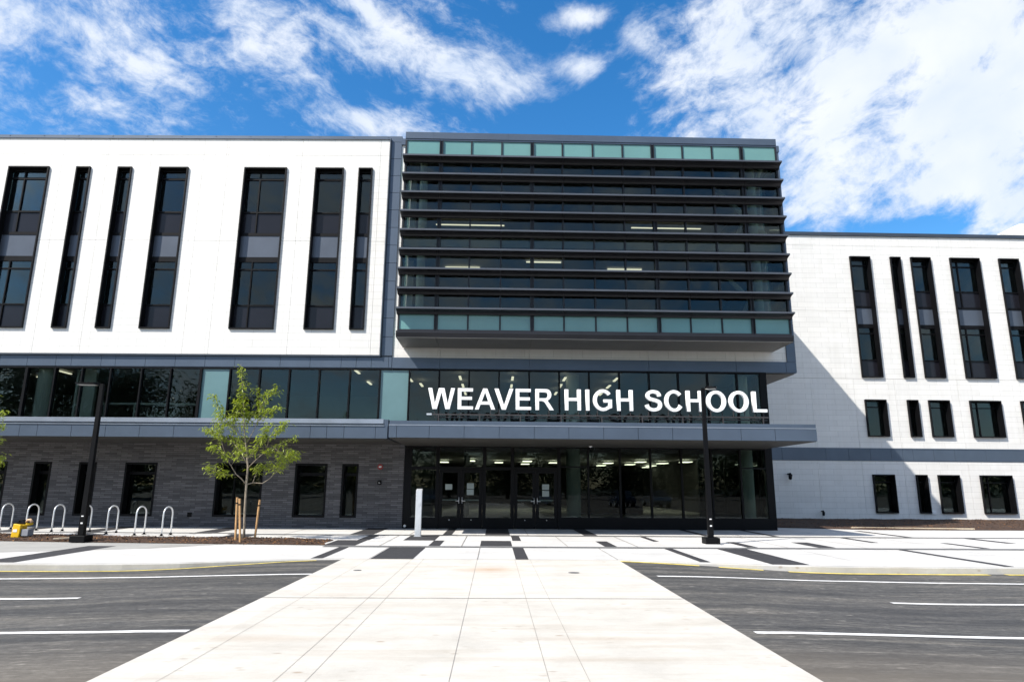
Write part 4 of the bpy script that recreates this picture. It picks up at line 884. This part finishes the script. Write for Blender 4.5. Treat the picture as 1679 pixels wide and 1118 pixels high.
# ================================================================ TREES
def leafcloud(mb, pts, per, rad, ll, rnd, droop=.5):
    for p in pts:
        for _ in range(per):
            o = Vector((rnd.gauss(0, 1), rnd.gauss(0, 1), rnd.gauss(-.1, .8)))*rad*.5; c = p+o
            a = rnd.uniform(0, 2*PI); d = Vector((math.cos(a), math.sin(a), rnd.uniform(-droop-.3, .25))).normalized()
            s = d.cross(Vector((rnd.uniform(-.4, .4), rnd.uniform(-.4, .4), 1))).normalized(); l = ll*rnd.uniform(.6, 1.25); w_ = l*rnd.uniform(.24, .36); k = len(mb.v)
            up = s.cross(d)*w_*.25
            mb.v += [c, c+d*l*.45+s*w_*.5+up, c+d*l+Vector((0, 0, -.15*l)), c+d*l*.45-s*w_*.5+up, c+d*l*.45]
            mb.f += [(k, k+4, k+1), (k+4, k+2, k+1), (k, k+3, k+4), (k+4, k+3, k+2)]
def Z(zx, zy): return (320+zx*.2862, 580+zy*.2862)
def young_tree(label):
    rnd = random.Random(11); Y0 = 20.9; base = at(*Z(278, 1062), Y0)
    t = thing("young_tree", (base.x, base.y, 0), label, "tree")
    def W(zx, zy, dy=0): return at(*Z(zx, zy), Y0+dy)
    tr = MB(); ax = [(278, 1075), (281, 1000), (284, 900), (290, 800), (293, 745), (302, 650), (297, 590), (288, 500), (281, 430), (280, 370), (277, 300), (275, 240), (268, 160), (262, 60)]
    pts = [W(*a) for a in ax]; pts[0].z = 0.0; tr.tube(pts, [.042, .036, .034, .032, .036, .028, .024, .02, .018, .015, .012, .009, .006, .003], 10)
    twigs = []
    brs = [([(293, 748), (262, 712), (235, 690), (205, 640), (180, 600), (140, 555), (100, 520)], -.35, .02), ([(235, 690), (195, 692), (150, 690), (110, 672), (70, 655)], -.2, .009),
           ([(293, 750), (330, 738), (385, 742), (430, 712), (475, 665), (530, 620), (575, 575)], .3, .018), ([(475, 665), (500, 610), (540, 560), (585, 590)], .5, .009),
           ([(300, 655), (350, 605), (400, 560), (450, 535), (520, 500), (565, 478)], -.3, .015), ([(302, 640), (260, 560), (210, 500), (150, 470), (95, 450), (55, 430)], .3, .014),
           ([(288, 500), (240, 440), (190, 400), (150, 340), (125, 280), (105, 235)], -.25, .012), ([(290, 520), (330, 450), (360, 380), (375, 300), (360, 240), (350, 200)], .2, .013),
           ([(375, 310), (410, 260), (430, 220), (465, 190)], .35, .008), ([(360, 390), (410, 350), (450, 320), (480, 305)], -.1, .008), ([(400, 560), (430, 480), (480, 440), (510, 405)], -.45, .009),
           ([(300, 600), (340, 560), (370, 500), (400, 430), (420, 400)], -.6, .011), ([(297, 590), (250, 540), (220, 470), (215, 400), (240, 340)], .55, .011), ([(180, 600), (150, 500), (140, 420), (130, 360)], .15, .009),
           ([(330, 738), (350, 680), (380, 640), (430, 640)], .6, .009), ([(281, 430), (310, 380), (330, 340)], .2, .007), ([(280, 370), (250, 310), (235, 270)], -.2, .006), ([(205, 640), (235, 600), (240, 560)], -.6, .008), ([(450, 535), (480, 560), (500, 600), (470, 640)], .1, .007)]
    for pl_, dy, r in brs:
        n = len(pl_); P = [W(a, b, dy*(i/(n-1))**.8*1.3) for i, (a, b) in enumerate(pl_)]
        tr.tube(P, [r*(1-.8*i/(n-1)) for i in range(n)], 7)
        for i in range(1, n):
            if i < n*(.62 if n == 7 and r > .017 else .35): continue
            a, b = P[i-1], P[i]; m_ = max(2, int((b-a).length/.07))
            for k in range(m_):
                q = a.lerp(b, k/m_)
                twigs.append(q); e_ = q+Vector((rnd.uniform(-.2, .2), rnd.uniform(-.22, .22), rnd.uniform(-.05, .22)))
                if rnd.random() < .5: tr.tube([q, (q+e_)/2+Vector((0, 0, .015)), e_], [.004, .003, .0015], 4); twigs.append(e_); twigs.append(q.lerp(e_, .5))
        twigs += [P[-1]]*2
    for i in range(7, len(pts)):
        a, b = pts[i-1], pts[i]
        for k in range(9):
            q = a.lerp(b, k/9)
            if i > 9 or k % 2: twigs.append(q+Vector((rnd.uniform(-.07, .07), rnd.uniform(-.1, .1), 0)))
    obj("trunk", tr, 'bark', t, smooth=True)
    lf = MB(); leafcloud(lf, twigs, 8, .125, .14, rnd, .7); obj("crown", lf, 'leaf', t)
    return t
yt = young_tree("slender young tree with light green leaves, tied between three wooden stakes")
src = WL[yt.name]
p2 = Vector((-16.05, 21.35, 0)); t2 = copy_tree(yt, p2, 2.4, "light green young tree mostly outside the picture at its left edge"); t2.scale = (.85, .85, .88)
def stake(b, tpix, Y, lb):
    top = at(*tpix, Y); base = Vector((b[0], Y, 0)); q = MB(); q.tube([base+Vector((0, 0, .0)), base.lerp(top, .5), top], .032, 12); o = obj("tree_stake", q, 'stake', None, label=lb, category="stake", group="wooden stakes round the young tree")
    s = MB(); z = top.z-.17; c = base.lerp(top, z/top.z); s.tube([c-Vector((0, 0, .02)), c+Vector((0, 0, .02))], .036, 12); obj("tie_band", s, 'black', o)
stake((gnd(387, 888).x, 0), (389, 815), 20.6, "wooden stake left of the young tree, the leftmost of the three")
stake((gnd(391.5, 891).x*20.0/gnd(391.5, 891).y, 0), (393, 817), 20.1, "wooden stake left of the young tree, the one nearer its trunk")
stake((gnd(418, 886).x, 0), (426, 819), 21.1, "wooden stake leaning on the right side of the young tree")
# trees and cars across the road, behind the viewer: seen only mirrored in the glass
def far_tree(label):
    rnd = random.Random(5); t = thing("shade_tree", (0, 0, 0), label, "tree", "shade trees across the parking lot")
    tr = MB(); tr.tube([(0, 0, -.3), (.1, 0, 2), (0, .1, 5), (.2, 0, 8)], [.35, .28, .2, .08], 10); tw = []
    for i in range(46):
        z = rnd.uniform(2.5, 9.8); a = rnd.uniform(0, 2*PI); R_ = 3.6*math.sqrt(max(.05, 1-((z-6)/4.6)**2))*rnd.uniform(.45, 1); e_ = Vector((R_*math.cos(a), R_*math.sin(a), z))
        tr.tube([(0, 0, z*.6), (e_*.6)+Vector((0, 0, z*.25)), e_], [.09, .05, .02], 5); tw += [e_]*3+[e_*.8+Vector((0, 0, z*.1))]*2
    obj("trunk", tr, 'bark_dark', t); lf = MB(); leafcloud(lf, tw, 44, 2.2, .55, rnd, .4); obj("crown", lf, 'leaf_dark', t); return t
ft = far_tree("large leafy tree across the parking lot, mirrored in the lobby glass"); ft.location = (-16, -46, 0)
for i, (x, y, s, r) in enumerate([(-62, -30, 1.9, 1), (-54, -34, 1.7, 2), (-46, -44, 1.5, 3), (-36, -52, 1.0, 4), (-26, -50, .8, 5), (-7, -50, .8, .6), (2, -47, .75, 1.6), (11, -49, .85, 2.6), (20, -47, .8, 3.6), (29, -50, .95, 4.6), (39, -48, 1.1, 5.2), (50, -50, 1.2, .3)]):
    c = copy_tree(ft, (x, y, 0), r, "leafy tree number of the row across the parking lot"); c.scale = (s, s, s)
    c['label'] = "leafy tree mirrored in the glass, %s from the left across the parking lot" % ordn[i]
ft['label'] = "large leafy tree across the parking lot, mirrored left of the doors"
rnd = random.Random(3); wm = MB(); wp = []  # leaf belt out of view, added to block the bright horizon in reflections
for i in range(1000):
    x = rnd.uniform(-170, 170); wp.append(Vector((x, -88-rnd.uniform(0, 14), rnd.uniform(-.9, 1)*4.5*(1+.35*noise.noise(Vector((x*.05, 0, 0))))+4.2)))
leafcloud(wm, wp, 26, 4.2, 1.9, rnd, .4)
obj("horizon_screen", wm, 'leaf_dark', None, kind="stuff", label="added belt of dark leaves beyond the parking lot, blocking horizon glow in the glass", category="horizon_screen")
def car(mat, label):
    t = thing("parked_car", (0, 0, 0), label, "car", "cars parked across the road")
    def loft(secs, name, mt):
        q = MB(); n = len(secs[0][1])
        for yy, pr_ in secs:
            for x, z in pr_: q.v.append(Vector((x, yy, z)))
        m_ = len(secs)
        for j in range(m_-1):
            for i in range(n-1): q.f.append((j*n+i, j*n+i+1, (j+1)*n+i+1, (j+1)*n+i))
        q.f += [tuple(range(n)), tuple(reversed(range((m_-1)*n, m_*n)))]; return obj(name, q, mt, t, smooth=False, bevel=.03)
    lo = [(-2.25, .35), (-2.3, .6), (-2.2, .82), (-1.1, .98), (1.5, .98), (2.2, .92), (2.28, .6), (2.2, .3), (-2.25, .35)]
    loft([(-.88, [(x*.97, z if z < .9 else z-.05) for x, z in lo]), (-.82, lo), (.82, lo), (.88, [(x*.97, z if z < .9 else z-.05) for x, z in lo])], "body", mat)
    hi = [(-1.2, .96), (-.45, 1.42), (.8, 1.45), (1.7, .97), (-1.2, .96)]
    loft([(-.74, [(x*.98, z) for x, z in hi]), (-.62, [(x*.95, z+.02*(z > 1)) for x, z in hi]), (.62, [(x*.95, z+.02*(z > 1)) for x, z in hi]), (.74, [(x*.98, z) for x, z in hi])], "windows", 'carglass')
    q = MB(); q.box(-.5, .78, -.6, .6, 1.44, 1.48); obj("roof", q, mat, t, bevel=.02)
    for sx in (-1.4, 1.4):
        for sy in (-.8, .8):
            q = MB(); q.tube([(sx, sy-.1, .33), (sx, sy+.1, .33)], .33, 20); w_ = obj("wheel", q, 'tyre', t); r_ = MB(); s = .105 if sy > 0 else -.105; r_.tube([(sx, sy+s-.01, .33), (sx, sy+s+.01, .33)], .2, 14); obj("rim", r_, 'alu', w_)
    return t
c1 = car('car1', "silver car parked across the road, mirrored in the entrance glass"); c1.location = (-6, -9, -.12); c1.rotation_euler = (0, 0, 1.5)
c2 = car('car2', "white car parked across the road, mirrored in the entrance glass"); c2.location = (4.5, -10, -.12); c2.rotation_euler = (0, 0, 1.6)
c3 = car('car3', "dark blue car parked across the road, mirrored in the entrance glass"); c3.location = (12, -9, -.12); c3.rotation_euler = (0, 0, 1.57)
for o_, lc, lb in ((c1, (15.5, -10, -.12), "silver car furthest right across the road, mirrored in the lobby glass"), (c2, (-13, -10, -.12), "white car furthest left across the road, mirrored in the brick wall windows")): copy_tree(o_, lc, 1.57, lb)
